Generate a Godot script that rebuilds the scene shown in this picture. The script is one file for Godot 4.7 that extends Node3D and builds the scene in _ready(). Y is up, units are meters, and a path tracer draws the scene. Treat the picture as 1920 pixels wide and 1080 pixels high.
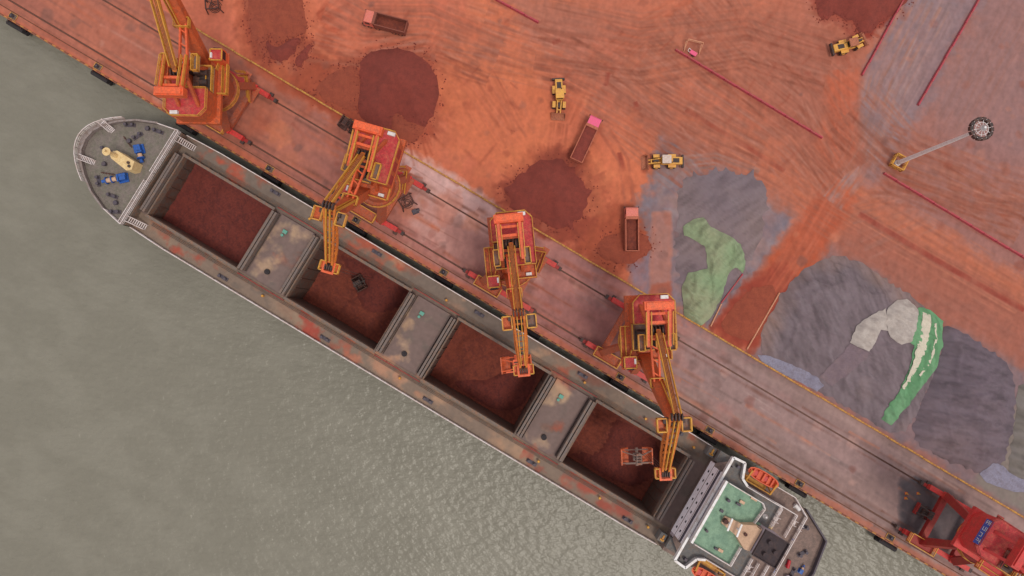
extends Node3D
# Aerial view of a bulk carrier being unloaded at an ore quay.
# World: y up, metres, y = 0 is the top of the quay. Quay axes: s runs along the quay (E), t points out to the water (N).

const CAM_H := 140.0
const FOCAL := 1280.0        # in photograph pixels
const TILT := 60.0           # the nadir lies 60 photograph pixels under the picture's centre
const WATER_Y := -4.0
var E := Vector3(0.85989, 0, 0.51049)
var N := Vector3(-0.51049, 0, 0.85989)
var O := Vector3(0, 0, -16.174)
var QB := Basis(E, Vector3.UP, N)
var rng := RandomNumberGenerator.new()
var M := {}
var taken := {}
var bank := []               # three seamless noise fields of 256 x 256 bytes
var piles := []              # [polygon, height, slope, seed] of every heap, for sheets lying on them

func cam_basis() -> Basis:
	var a := atan(TILT / FOCAL)
	return Basis(Vector3.RIGHT, Vector3(0, sin(a), -cos(a)), Vector3(0, cos(a), sin(a)))

func P(px: float, py: float, y := 0.0) -> Vector3:   # photograph pixel -> point at height y
	var b := cam_basis()
	var d := -b.z * FOCAL + b.x * (px - 960.0) + b.y * (540.0 - py)
	return Vector3(0, CAM_H, 0) + d * ((y - CAM_H) / d.y)

func QW(s: float, t: float, y := 0.0) -> Vector3:
	return O + E * s + N * t + Vector3(0, y, 0)

func P2(px, py) -> Vector2:
	var p := P(px, py)
	return Vector2(p.x, p.z)

func poly(a: Array) -> PackedVector2Array:           # flat list of photograph pixels -> ground points
	var r := PackedVector2Array()
	for i in range(0, a.size(), 2):
		r.append(P2(a[i], a[i + 1]))
	return r

# ------------------------------------------------------------------ mesh building
class MB:
	var v := PackedVector3Array()
	var n := PackedVector3Array()
	var uv := PackedVector2Array()
	var xf := Transform3D.IDENTITY
	func _init(x := Transform3D.IDENTITY):
		xf = x
	func tri(a: Vector3, b: Vector3, c: Vector3, ref: Vector3):
		var nn := (b - a).cross(c - a)
		if nn.length_squared() < 1e-14: return
		nn = nn.normalized()
		if nn.dot((a + b + c) / 3.0 - ref) < 0.0:
			nn = -nn
		else:
			var k := b
			b = c
			c = k
		for p in [a, b, c]:
			v.append(xf * p)
			n.append((xf.basis * nn).normalized())
			uv.append(Vector2(p.x, p.z))
	func quad(a, b, c, d, ref):
		tri(a, b, c, ref)
		tri(a, c, d, ref)
	func hexa(q: Array):      # eight corners: four of one end, four of the other, in the same order
		var m := Vector3.ZERO
		for p in q: m += p / 8.0
		quad(q[0], q[1], q[2], q[3], m)
		quad(q[4], q[5], q[6], q[7], m)
		for i in 4:
			var j := (i + 1) % 4
			quad(q[i], q[j], q[j + 4], q[i + 4], m)
	func box(c: Vector3, s: Vector3):
		var h := s * 0.5
		hexa([c + Vector3(-h.x, -h.y, -h.z), c + Vector3(h.x, -h.y, -h.z), c + Vector3(h.x, -h.y, h.z), c + Vector3(-h.x, -h.y, h.z), c + Vector3(-h.x, h.y, -h.z), c + Vector3(h.x, h.y, -h.z), c + Vector3(h.x, h.y, h.z), c + Vector3(-h.x, h.y, h.z)])
	func mm(x0, x1, y0, y1, z0, z1):
		box(Vector3((x0 + x1) * 0.5, (y0 + y1) * 0.5, (z0 + z1) * 0.5), Vector3(abs(x1 - x0), abs(y1 - y0), abs(z1 - z0)))
	func taper(p: Vector3, q: Vector3, w0: float, h0: float, w1: float, h1: float):
		var d := (q - p).normalized()
		var r := d.cross(Vector3.UP)
		if r.length() < 1e-3: r = Vector3.RIGHT
		r = r.normalized()
		var u := r.cross(d).normalized()
		var k := []
		for e in [[p, w0, h0], [q, w1, h1]]:
			var x: Vector3 = r * e[1] * 0.5
			var y: Vector3 = u * e[2] * 0.5
			k.append_array([e[0] - x - y, e[0] + x - y, e[0] + x + y, e[0] - x + y])
		hexa(k)
	func bar(p, q, w := 0.1, h := -1.0):
		if h < 0.0: h = w
		taper(p, q, w, h, w, h)
	func cyl(p: Vector3, q: Vector3, r0: float, r1: float, k := 10, caps := true):
		var d := (q - p).normalized()
		var a := d.cross(Vector3.UP)
		if a.length() < 1e-3: a = Vector3.RIGHT
		a = a.normalized()
		var b := d.cross(a).normalized()
		for i in k:
			var c0 := a * cos(TAU * i / k) + b * sin(TAU * i / k)
			var c1 := a * cos(TAU * (i + 1) / k) + b * sin(TAU * (i + 1) / k)
			var at := v.size()
			quad(p + c0 * r0, p + c1 * r0, q + c1 * r1, q + c0 * r1, (p + q) * 0.5)
			for j in range(at, v.size()):       # round shading
				var w: Vector3 = xf.affine_inverse() * v[j] - p
				w -= d * w.dot(d)
				if w.length() > 1e-4: n[j] = (xf.basis * w).normalized()
			if caps:
				tri(p, p + c0 * r0, p + c1 * r0, q)
				tri(q, q + c0 * r1, q + c1 * r1, p)
	func prism(pl: PackedVector2Array, y0: float, y1: float):
		var m := Vector3.ZERO
		for p in pl: m += Vector3(p.x, (y0 + y1) * 0.5, p.y) / pl.size()
		var id := Geometry2D.triangulate_polygon(pl)
		for i in range(0, id.size(), 3):
			for y in [y0, y1]:
				tri(V(pl[id[i]], y), V(pl[id[i + 1]], y), V(pl[id[i + 2]], y), Vector3(m.x, (y0 + y1) * 0.5, m.z))
		var area := 0.0
		for i in pl.size(): area += pl[i].cross(pl[(i + 1) % pl.size()])
		for i in pl.size():
			var a := pl[i]
			var b := pl[(i + 1) % pl.size()]
			var o := (b - a).orthogonal().normalized() * (1.0 if area > 0.0 else -1.0)
			var c := (a + b) * 0.5 + o
			quad(V(a, y0), V(b, y0), V(b, y1), V(a, y1), V(c, (y0 + y1) * 0.5))
	func V(p: Vector2, y: float) -> Vector3:
		return Vector3(p.x, y, p.y)
	# a profile in (z, y) carried from x0 to x1
	func extrude(pr: PackedVector2Array, x0: float, x1: float):
		var keep := xf
		xf = xf * Transform3D(Basis(Vector3(0, 0, 1), Vector3(1, 0, 0), Vector3(0, 1, 0)), Vector3.ZERO)
		prism(pr, x0, x1)
		xf = keep
	func rail(pts: Array, closed := false, h := 1.0, w := 0.11, step := 1.6):
		w *= 1.05
		var k := pts.size()
		for i in (k if closed else k - 1):
			var a: Vector3 = pts[i]
			var b: Vector3 = pts[(i + 1) % k]
			var up := Vector3(0, h, 0)
			bar(a + up, b + up, w)
			bar(a + up * 0.5, b + up * 0.5, w * 0.6)
			bar(a + Vector3(0, 0.08, 0), b + Vector3(0, 0.08, 0), 0.04, 0.16)
			var c := int(max(1.0, round(a.distance_to(b) / step)))
			for j in c + 1:
				var p := a.lerp(b, float(j) / c)
				bar(p, p + up, w * 0.75)
	func mesh() -> ArrayMesh:
		var arr := []
		arr.resize(Mesh.ARRAY_MAX)
		arr[Mesh.ARRAY_VERTEX] = v
		arr[Mesh.ARRAY_NORMAL] = n
		arr[Mesh.ARRAY_TEX_UV] = uv
		var m := ArrayMesh.new()
		m.add_surface_from_arrays(Mesh.PRIMITIVE_TRIANGLES, arr)
		return m

func numbered(called: String) -> String:
	var k: int = taken.get(called, 0)
	taken[called] = k + 1
	return called if k == 0 else "%s_%03d" % [called, k]

func obj(called: String, b: MB, m: String, parent: Node = null, xf := Transform3D.IDENTITY) -> MeshInstance3D:
	var o := MeshInstance3D.new()
	o.mesh = b.mesh()
	o.material_override = M[m]
	if parent == null:
		o.name = numbered(called)
		add_child(o)
	else:
		o.name = called
		parent.add_child(o, true)
	o.transform = xf
	return o

func piece(called: String, mesh: Mesh, m: String, parent: Node, xf: Transform3D) -> MeshInstance3D:
	var o := MeshInstance3D.new()
	o.mesh = mesh
	o.material_override = M[m]
	o.name = called
	parent.add_child(o, true)
	o.transform = xf
	return o

func tag(o: Node, label: String, category: String, group := "", kind := ""):
	if label: o.set_meta("label", label)
	if category: o.set_meta("category", category)
	if group: o.set_meta("group", group)
	if kind: o.set_meta("kind", kind)

func thing(called: String, label: String, category: String, xf: Transform3D, group := "") -> Node3D:
	var o := Node3D.new()
	o.name = numbered(called)
	add_child(o)
	o.transform = xf
	tag(o, label, category, group)
	return o

# ------------------------------------------------------------------ materials
func make_bank():
	for i in 3:
		var f := FastNoiseLite.new()
		f.seed = 11 + i * 7
		f.noise_type = FastNoiseLite.TYPE_SIMPLEX_SMOOTH
		f.frequency = [0.012, 0.035, 0.12][i]
		f.fractal_octaves = [5, 5, 3][i]
		bank.append(f.get_seamless_image(256, 256).get_data())

func noise_at(k: int, x: float, z: float) -> float:   # 0..1, repeats every 256 units
	return bank[k][((int(floor(z)) & 255) << 8) | (int(floor(x)) & 255)] / 255.0

func paint_tex(col: Color, dirt: Color, amt: float, seed_: int, fine := 0.12) -> ImageTexture:
	var by := PackedByteArray()
	by.resize(256 * 256 * 3)
	var a: PackedByteArray = bank[0]
	var b: PackedByteArray = bank[1]
	var c: PackedByteArray = bank[2]
	var o := (seed_ * 7919) & 65535
	var w := 0
	for i in 65536:
		var j := (i + o) & 65535
		var k := clampf((a[j] * 0.55 + b[j] * 0.45 - 105.0) / 70.0, 0.0, 1.0) * amt
		var f := 1.0 + (c[j] - 127.0) / 127.0 * fine + (b[i] - 127.0) / 127.0 * fine * 0.7
		by[w] = clampi(int((col.r + (dirt.r - col.r) * k) * f * 255.0), 0, 255)
		by[w + 1] = clampi(int((col.g + (dirt.g - col.g) * k) * f * 255.0), 0, 255)
		by[w + 2] = clampi(int((col.b + (dirt.b - col.b) * k) * f * 255.0), 0, 255)
		w += 3
	return ImageTexture.create_from_image(Image.create_from_data(256, 256, false, Image.FORMAT_RGB8, by))

func mk(key: String, col: Color, dirt: Color, amt: float, size: float, rough := 0.7, fine := 0.1, metal := 0.0):
	var m := StandardMaterial3D.new()
	m.albedo_texture = paint_tex(col, dirt, amt, M.size() * 3 + 1, fine)
	m.uv1_triplanar = true
	m.uv1_scale = Vector3.ONE / size
	m.roughness = rough
	m.metallic = metal
	M[key] = m

func c8(r, g, b) -> Color:
	return Color8(r, g, b)

func make_materials():
	var dust := c8(168, 92, 62)
	mk("crane_orange", c8(198, 90, 46), c8(158, 82, 56), 0.8, 5, 0.6, 0.16)
	mk("crane_ochre", c8(210, 122, 46), c8(176, 92, 54), 0.8, 4, 0.6, 0.16)
	mk("crane_leg", c8(176, 86, 54), c8(160, 92, 72), 0.9, 5, 0.75, 0.14)
	mk("crane_bright", c8(230, 98, 54), c8(190, 92, 60), 0.6, 5, 0.55, 0.12)
	mk("crane_roof", c8(184, 54, 58), c8(186, 88, 72), 0.8, 7, 0.65, 0.14)
	mk("crane_red", c8(196, 52, 50), c8(170, 70, 56), 0.5, 9, 0.55)
	mk("crane_darkred", c8(150, 40, 38), c8(150, 70, 50), 0.5, 9, 0.6)
	mk("crane_yellow", c8(208, 152, 54), c8(186, 116, 60), 0.6, 5, 0.6)
	mk("machine_dark", c8(62, 52, 52), c8(110, 66, 50), 0.6, 4, 0.7)
	mk("grate_grey", c8(122, 104, 98), c8(150, 92, 70), 0.7, 5, 0.8)
	mk("rope_steel", c8(84, 72, 68), c8(60, 50, 48), 0.4, 2, 0.5)
	mk("white_paint", c8(226, 224, 226), c8(196, 180, 172), 0.5, 6, 0.5, 0.04)
	mk("rail_white", c8(214, 204, 204), c8(186, 160, 150), 0.6, 6, 0.6, 0.05)
	mk("house_wall", c8(182, 172, 184), c8(160, 140, 138), 0.5, 8, 0.6, 0.05)
	mk("front_paint", c8(250, 244, 252), c8(236, 224, 230), 0.5, 7, 0.6, 0.04)
	mk("bulwark", c8(142, 130, 128), c8(126, 108, 100), 0.7, 6, 0.7)
	mk("house_deck", c8(108, 106, 106), c8(124, 108, 98), 0.6, 7, 0.85)
	mk("green_deck", c8(128, 158, 134), c8(108, 138, 118), 0.8, 10, 0.8, 0.07)
	mk("poop_deck", c8(134, 112, 104), c8(112, 96, 90), 0.7, 8, 0.85)
	mk("fore_deck", c8(122, 112, 106), c8(110, 106, 94), 0.8, 9, 0.85)
	mk("hull", c8(74, 62, 60), c8(110, 64, 48), 0.6, 7, 0.6)
	mk("hold_wall", c8(96, 80, 73), c8(108, 66, 52), 0.8, 8, 0.75)
	mk("coaming", c8(114, 100, 92), c8(140, 100, 78), 0.7, 6, 0.75)
	mk("cover", c8(110, 98, 94), c8(128, 100, 84), 0.6, 7, 0.7)
	mk("cargo_ore", c8(112, 50, 42), c8(90, 40, 37), 0.9, 6, 0.95, 0.14)
	mk("cargo_brown", c8(124, 60, 45), c8(102, 48, 40), 0.9, 7, 0.95, 0.14)
	mk("ore_dark", c8(130, 58, 48), c8(116, 52, 44), 0.9, 12, 0.95, 0.08)
	mk("ore_mid", c8(146, 72, 52), c8(134, 64, 48), 0.8, 12, 0.95, 0.07)
	mk("coal_net", c8(118, 100, 108), c8(136, 108, 102), 0.8, 22, 0.9, 0.08)
	mk("coal_dark", c8(118, 101, 109), c8(128, 109, 113), 0.8, 14, 0.95, 0.06)
	mk("net_black", c8(106, 92, 102), c8(118, 98, 102), 0.7, 16, 0.9, 0.1)
	mk("tarp_green", c8(112, 148, 106), c8(138, 146, 112), 0.8, 9, 0.7, 0.08)
	mk("tarp_bright", c8(100, 158, 108), c8(120, 166, 128), 0.7, 8, 0.65, 0.08)
	mk("tarp_white", c8(178, 168, 162), c8(166, 154, 148), 0.8, 7, 0.7, 0.06)
	mk("tarp_pale", c8(208, 196, 180), c8(180, 184, 160), 0.6, 4, 0.7, 0.08)
	mk("tarp_blue", c8(134, 130, 150), c8(120, 112, 126), 0.8, 6, 0.75, 0.1)
	mk("winch_blue", c8(36, 92, 178), c8(48, 70, 110), 0.5, 2, 0.5)
	mk("cream", c8(226, 198, 146), c8(206, 172, 120), 0.6, 4, 0.6, 0.06)
	mk("beige", c8(206, 170, 142), c8(186, 150, 124), 0.6, 4, 0.7, 0.06)
	mk("deck_iron", c8(78, 72, 84), c8(100, 84, 80), 0.6, 2, 0.7)
	mk("funnel_top", c8(60, 50, 54), c8(74, 58, 58), 0.8, 5, 0.85, 0.12)
	mk("boat_orange", c8(220, 92, 52), c8(196, 80, 50), 0.6, 3, 0.6)
	mk("teal", c8(96, 160, 144), c8(110, 140, 126), 0.5, 2, 0.7)
	mk("signal_red", c8(186, 30, 44), c8(150, 40, 44), 0.5, 2, 0.5)
	mk("truck_pink", c8(232, 92, 136), c8(214, 100, 116), 0.6, 2, 0.45, 0.05)
	mk("truck_rose", c8(214, 118, 108), c8(204, 112, 84), 0.8, 2, 0.55, 0.12)
	mk("truck_bed", c8(166, 92, 72), c8(186, 108, 80), 0.8, 3, 0.8, 0.1)
	mk("truck_bed_dark", c8(128, 70, 58), c8(140, 80, 62), 0.8, 3, 0.85, 0.1)
	mk("tyre", c8(48, 40, 40), c8(130, 78, 58), 0.7, 1.5, 0.95)
	mk("loader_yellow", c8(222, 166, 72), c8(204, 142, 86), 0.7, 3, 0.55, 0.08)
	mk("loader_steel", c8(176, 108, 80), c8(140, 84, 66), 0.8, 2, 0.8)
	mk("cab_grey", c8(206, 190, 182), c8(190, 160, 146), 0.7, 2, 0.6, 0.05)
	mk("barrier_red", c8(176, 62, 78), c8(158, 84, 76), 0.95, 4, 0.7, 0.12)
	mk("kerb_yellow", c8(196, 146, 66), c8(160, 104, 70), 0.9, 4, 0.8, 0.12)
	mk("kerb_dark", c8(112, 74, 60), c8(140, 88, 64), 0.7, 3, 0.85)
	mk("rubber", c8(42, 38, 42), c8(64, 54, 54), 0.6, 2, 0.9)
	mk("quay_face", c8(112, 92, 84), c8(70, 62, 60), 0.8, 6, 0.9)
	mk("steel_rail", c8(92, 62, 54), c8(122, 76, 60), 0.7, 3, 0.5, 0.1)
	mk("scrap_dark", c8(92, 58, 50), c8(66, 46, 46), 0.8, 2, 0.85, 0.14)
	mk("sign_blue", c8(44, 60, 140), c8(60, 66, 130), 0.5, 3, 0.5)
	mk("galvanised", c8(222, 216, 216), c8(204, 194, 190), 0.5, 3, 0.45, 0.04)
	mk("frame_pale", c8(206, 150, 118), c8(188, 116, 88), 0.6, 2, 0.7)
	var g := StandardMaterial3D.new()
	g.albedo_color = c8(26, 28, 36)
	g.roughness = 0.12
	M["glass"] = g

# ------------------------------------------------------------------ the ground's colours (what lies on it: dust, ore, coal, tyre tracks)
const GW := 1408
const GH := 880
const GS := 6.285714
var gr := PackedFloat32Array()
var gg := PackedFloat32Array()
var gb := PackedFloat32Array()

func lay(pl: PackedVector2Array, col: Color, alpha: float, feather: float, rag := 1.0, freq := 1.4):
	var r := Rect2(pl[0], Vector2.ZERO)
	for p in pl: r = r.expand(p)
	r = r.grow(feather + rag)
	var x0 := clampi(int((r.position.x + 112.0) * GS), 0, GW - 1)
	var x1 := clampi(int((r.end.x + 112.0) * GS), 0, GW - 1)
	var y0 := clampi(int((r.position.y + 70.0) * GS), 0, GH - 1)
	var y1 := clampi(int((r.end.y + 70.0) * GS), 0, GH - 1)
	if x1 <= x0 or y1 <= y0: return
	var step := 6 if (x1 - x0) > 60 else 1
	var cw := (x1 - x0) / step + 2
	var ch := (y1 - y0) / step + 2
	var df := PackedFloat32Array()          # distance to the outline on a coarse grid
	df.resize(cw * ch)
	for j in ch:
		for i in cw:
			df[j * cw + i] = poly_dist(pl, Vector2((x0 + i * step) / GS - 112.0, (y0 + j * step) / GS - 70.0))
	var n1: PackedByteArray = bank[0]
	var n2: PackedByteArray = bank[1]
	var inv := 1.0 / step
	for ty in range(y0, y1 + 1):
		var z := ty / GS - 70.0
		var fj := (ty - y0) * inv
		var j0 := int(fj)
		fj -= j0
		for tx in range(x0, x1 + 1):
			var fi := (tx - x0) * inv
			var i0 := int(fi)
			fi -= i0
			var q0 := j0 * cw + i0
			var d := (df[q0] * (1.0 - fi) + df[q0 + 1] * fi) * (1.0 - fj) + (df[q0 + cw] * (1.0 - fi) + df[q0 + cw + 1] * fi) * fj
			if d < -feather - rag: continue
			var x := tx / GS - 112.0
			var ni := ((int(z * 3.0 * freq) & 255) << 8) | (int(x * 3.0 * freq) & 255)
			var nj := ((int(z * 9.0) & 255) << 8) | (int(x * 9.0) & 255)
			d += ((n1[ni] - 127) * 0.6 + (n2[nj] - 127) * 0.45) / 127.0 * rag
			var a := clampf(d / feather + 0.5, 0.0, 1.0)
			if a <= 0.0: continue
			a *= a * (3.0 - 2.0 * a) / a * alpha * (0.85 + n2[nj] / 850.0)
			var q := ty * GW + tx
			gr[q] += (col.r - gr[q]) * a
			gg[q] += (col.g - gg[q]) * a
			gb[q] += (col.b - gb[q]) * a

func stroke(pts: PackedVector2Array, w: float, col: Color, alpha: float, soft := 0.5):
	var n2: PackedByteArray = bank[1]
	for s in pts.size() - 1:
		var a := pts[s]
		var b := pts[s + 1]
		var e := b - a
		var l2 := e.length_squared() + 1e-9
		var l := sqrt(l2)
		var y0 := clampi(int((minf(a.y, b.y) - w + 70.0) * GS), 0, GH - 1)
		var y1 := clampi(int((maxf(a.y, b.y) + w + 70.0) * GS) + 1, 0, GH - 1)
		for ty in range(y0, y1 + 1):
			var z := ty / GS - 70.0
			var lo := minf(a.x, b.x) - w
			var hi := maxf(a.x, b.x) + w
			if absf(e.y) > 0.02 * l:
				var xc := a.x + (z - a.y) * e.x / e.y
				var hw := w * l / absf(e.y)
				lo = maxf(lo, xc - hw)
				hi = minf(hi, xc + hw)
			if hi < lo: continue
			for tx in range(clampi(int((lo + 112.0) * GS), 0, GW - 1), clampi(int((hi + 112.0) * GS) + 1, 0, GW - 1) + 1):
				var x := tx / GS - 112.0
				var h := ((x - a.x) * e.x + (z - a.y) * e.y) / l2
				if h < 0.0 or h > 1.0: continue
				var dx := x - a.x - e.x * h
				var dz := z - a.y - e.y * h
				var d := sqrt(dx * dx + dz * dz)
				if d > w: continue
				var k := clampf((w - d) / (w * soft), 0.0, 1.0) * alpha * (n2[((int(z * 5.0) & 255) << 8) | (int(x * 5.0) & 255)] / 160.0)
				var q := ty * GW + tx
				gr[q] += (col.r - gr[q]) * k
				gg[q] += (col.g - gg[q]) * k
				gb[q] += (col.b - gb[q]) * k

func blot(c: Vector2, r: float) -> PackedVector2Array:
	var p := PackedVector2Array()
	for i in 7: p.append(c + Vector2.from_angle(TAU * i / 7.0) * r * rng.randf_range(0.5, 1.2))
	return p

func tracks(a: Array, spread: float, count: int, col: Color, alpha: float):  # pairs of tyre tracks wandering along a way
	var base := poly(a)
	for i in count:
		var off := rng.randf_range(-spread, spread)
		var off2 := rng.randf_range(-spread, spread) * 0.6 + off * 0.4
		var pts := PackedVector2Array()
		for j in base.size():
			var d := (base[mini(j + 1, base.size() - 1)] - base[maxi(j - 1, 0)]).normalized().orthogonal()
			pts.append(base[j] + d * lerpf(off, off2, float(j) / (base.size() - 1)))
		var c := col.lightened(rng.randf_range(0, 0.12)) if rng.randf() < 0.5 else col.darkened(rng.randf_range(0, 0.18))
		for w in [-0.95, 0.95]:
			var side := PackedVector2Array()
			for j in pts.size():
				var d := (pts[mini(j + 1, pts.size() - 1)] - pts[maxi(j - 1, 0)]).normalized().orthogonal()
				side.append(pts[j] + d * w)
			stroke(side, rng.randf_range(0.25, 0.45), c, alpha * rng.randf_range(0.5, 1.0), 0.6)

func spray(px: float, py: float, r0: float, r1: float, count: int, col: Color, alpha: float, a0 := 0.0, a1 := TAU):
	var c := P2(px, py)
	for i in count:
		var a := rng.randf_range(a0, a1)
		var d := Vector2(cos(a), sin(a))
		var p := c + d * rng.randf_range(r0 * 0.85, r0 * 1.1)
		var q := c + d.rotated(rng.randf_range(-0.12, 0.12)) * rng.randf_range(r0 * 1.1, r1)
		stroke(PackedVector2Array([p, q]), rng.randf_range(0.25, 0.7), col, alpha * rng.randf_range(0.3, 1.0), 0.9)

func make_ground_image() -> ImageTexture:
	gr.resize(GW * GH)
	gg.resize(GW * GH)
	gb.resize(GW * GH)
	var n0: PackedByteArray = bank[0]
	var n1: PackedByteArray = bank[1]
	for ty in GH:
		var z := ty / GS - 70.0
		for tx in GW:
			var x := tx / GS - 112.0
			var s := x * 0.85989 + (z + 16.174) * 0.51049
			var t := -x * 0.51049 + (z + 16.174) * 0.85989
			var q := ty * GW + tx
			if t > 15.0: continue
			var a := n0[((int(z * 2.1 + 40.0) & 255) << 8) | (int(x * 2.1) & 255)] / 255.0
			if t < -4.6:
				# open yard: red dust over worn paving
				var b := n1[((int(z * 0.9) & 255) << 8) | (int(x * 0.9 + 90.0) & 255)] / 255.0
				var g := clampf((x - 52.0 + (b - 0.5) * 34.0) / 34.0 + (z + 60.0) / 170.0, 0.0, 1.0)
				var k := clampf((a * 0.5 + b * 0.5 - 0.3) * 1.6, 0.0, 1.0)
				var r0 := 0.772 - 0.045 * k
				var g0 := 0.428 - 0.032 * k
				var b0 := 0.304 + 0.012 * k
				gr[q] = r0 + (0.60 - r0) * g
				gg[q] = g0 + (0.408 - g0) * g
				gb[q] = b0 + (0.375 - b0) * g
			else:
				# quay apron: concrete under ore dust, streaked along the rails
				var u := n1[((int(t * 9.0) & 255) << 8) | (int(s * 1.2) & 255)] / 255.0
				var w := n1[((int(t * 4.0 + 70.0) & 255) << 8) | (int(s * 2.6 + 30.0) & 255)] / 255.0
				var grey := clampf((s - 22.0) / 34.0 + (w - 0.5) * 1.3, 0.0, 1.0)
				var k := clampf((u * 0.6 + a * 0.5 - 0.3) * 2.0, 0.0, 1.0)
				var r0 := 0.655 - 0.07 * k
				var g0 := 0.392 - 0.035 * k
				var b0 := 0.318 - 0.012 * k
				var mid := clampf((s + 60.0) / 50.0, 0.0, 1.0)
				r0 -= 0.03 * mid
				g0 += 0.022 * mid
				b0 += 0.07 * mid
				r0 += 0.03 + 0.035 * mid
				g0 += 0.014 + 0.035 * mid
				b0 += 0.004 + 0.035 * mid
				var r1 := 0.625 - 0.09 * k
				var g1 := 0.515 - 0.08 * k
				var b1 := 0.495 - 0.075 * k
				gr[q] = r0 + (r1 - r0) * grey
				gg[q] = g0 + (g1 - g0) * grey
				gb[q] = b0 + (b1 - b0) * grey
	# ---- quay apron
	var pale := c8(206, 168, 164)
	lay(poly([735, 285, 790, 300, 860, 345, 930, 390, 960, 440, 930, 440, 850, 395, 760, 340]), pale, 0.85, 3.0, 1.5)
	lay(poly([660, 480, 700, 500, 900, 610, 960, 650, 930, 655, 800, 580]), c8(170, 120, 108), 0.0, 3.0, 1.0)
	lay(poly([780, 350, 930, 430, 1010, 480, 1000, 520, 880, 480, 770, 420]), c8(192, 146, 138), 0.7, 5.0, 3.0)
	lay(poly([850, 430, 930, 470, 940, 520, 900, 520, 860, 480]), c8(140, 96, 90), 0.5, 4.0, 2.0)
	lay(poly([1040, 540, 1190, 640, 1150, 680, 1010, 590]), c8(140, 92, 88), 0.5, 5.0, 2.5)
	lay(poly([1300, 640, 1500, 770, 1660, 860, 1600, 880, 1450, 800, 1280, 700]), c8(150, 122, 120), 0.6, 5.0, 3.0)
	lay(poly([1690, 900, 1720, 895, 1800, 940, 1790, 1010, 1760, 1022, 1690, 985]), c8(84, 76, 80), 0.85, 2.0, 0.8)
	lay(poly([0, 38, 0, 22, 345, 222, 600, 372, 1000, 610, 1500, 905, 1920, 1155, 1920, 1175, 1480, 905, 980, 612, 560, 360]), c8(190, 100, 72), 0.5, 0.9, 0.5)
	for i in 150:      # spills and scrapes along the tracks
		var s := rng.randf_range(-115, 105)
		var t := rng.randf_range(-4, 13)
		var a := QW(s, t)
		var b := QW(s + rng.randf_range(3, 16), t + rng.randf_range(-0.5, 0.5))
		var cs := [c8(176, 96, 70), c8(128, 84, 74), c8(190, 140, 126), c8(146, 78, 60)]
		stroke(PackedVector2Array([Vector2(a.x, a.z), Vector2(b.x, b.z)]), rng.randf_range(0.12, 0.8), cs[rng.randi() % 4] if s < 20.0 else [c8(120, 100, 98), c8(172, 148, 144), c8(112, 90, 86), c8(178, 112, 88)][rng.randi() % 4], rng.randf_range(0.2, 0.6), 0.9)
	for i in 60:
		var a := QW(rng.randf_range(-110, 100), rng.randf_range(-3, 12))
		lay(blot(Vector2(a.x, a.z), rng.randf_range(0.3, 1.1)), [c8(120, 62, 52), c8(104, 78, 74), c8(196, 150, 136)][i % 3], 0.3, 1.2, 0.8)
	for t in [-1.1, 0.9, 8.9, 11.4]:
		for k in 40:
			var s0 := -118.0 + k * 6.0
			var a := QW(s0, t + rng.randf_range(-0.15, 0.15))
			var b := QW(s0 + 6.2, t + rng.randf_range(-0.15, 0.15))
			stroke(PackedVector2Array([Vector2(a.x, a.z), Vector2(b.x, b.z)]), rng.randf_range(0.3, 0.7), c8(112, 72, 62), rng.randf_range(0.15, 0.55), 0.9)
	# ---- ore spills in the yard
	var ore := c8(140, 64, 48)
	lay(poly([455, 0, 520, 0, 560, 60, 600, 120, 680, 150, 690, 250, 620, 205, 540, 165, 470, 110, 455, 60]), c8(160, 80, 56), 0.85, 4.0, 2.0)
	lay(poly([462, 20, 500, 20, 545, 70, 585, 75, 560, 125, 520, 130, 480, 100]), c8(138, 64, 46), 0.75, 2.5, 1.5)
	lay(poly([560, 110, 680, 125, 700, 235, 650, 225, 600, 190, 520, 140]), c8(150, 72, 50), 0.85, 3.0, 1.5)
	lay(poly([940, 345, 1000, 300, 1080, 285, 1105, 340, 1125, 390, 1090, 440, 1020, 430, 960, 395]), c8(132, 64, 48), 0.75, 2.4, 2.0)
	lay(poly([1060, 420, 1110, 380, 1150, 430, 1220, 470, 1200, 500, 1120, 490, 1075, 455]), c8(138, 64, 47), 0.8, 3.0, 2.0)
	lay(poly([1080, 440, 1120, 400, 1160, 390, 1225, 400, 1235, 450, 1215, 490, 1160, 500, 1110, 480]), c8(158, 78, 54), 0.85, 4.0, 2.0)
	spray(745, 170, 9.5, 17.0, 130, c8(152, 72, 50), 0.5, -1.2, 1.4)
	spray(1035, 368, 6.5, 12.5, 150, c8(134, 62, 48), 0.6, -3.3, 1.2)
	lay(poly([935, 345, 985, 305, 1035, 284, 1085, 288, 1115, 340, 1128, 385, 1095, 440, 1000, 430, 945, 395]), c8(138, 64, 48), 0.6, 3.5, 2.5)
	spray(1540, 20, 4.0, 14.0, 70, c8(150, 66, 46), 0.5, 0.3, 2.9)
	spray(560, 60, 5.0, 13.0, 60, c8(156, 72, 50), 0.5, -0.9, 1.0)
	lay(poly([1520, 0, 1700, 0, 1650, 50, 1610, 80, 1570, 40, 1540, 40]), c8(140, 58, 44), 0.9, 1.5, 1.6)
	lay(poly([480, 60, 500, 30, 500, 0, 480, 0]), ore, 0.4, 3.0, 2.0)
	lay(poly([660, 112, 690, 92, 730, 82, 775, 88, 812, 112, 832, 160, 828, 205, 800, 255, 750, 270, 660, 225]), c8(150, 70, 50), 0.6, 2.4, 1.4)
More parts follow.
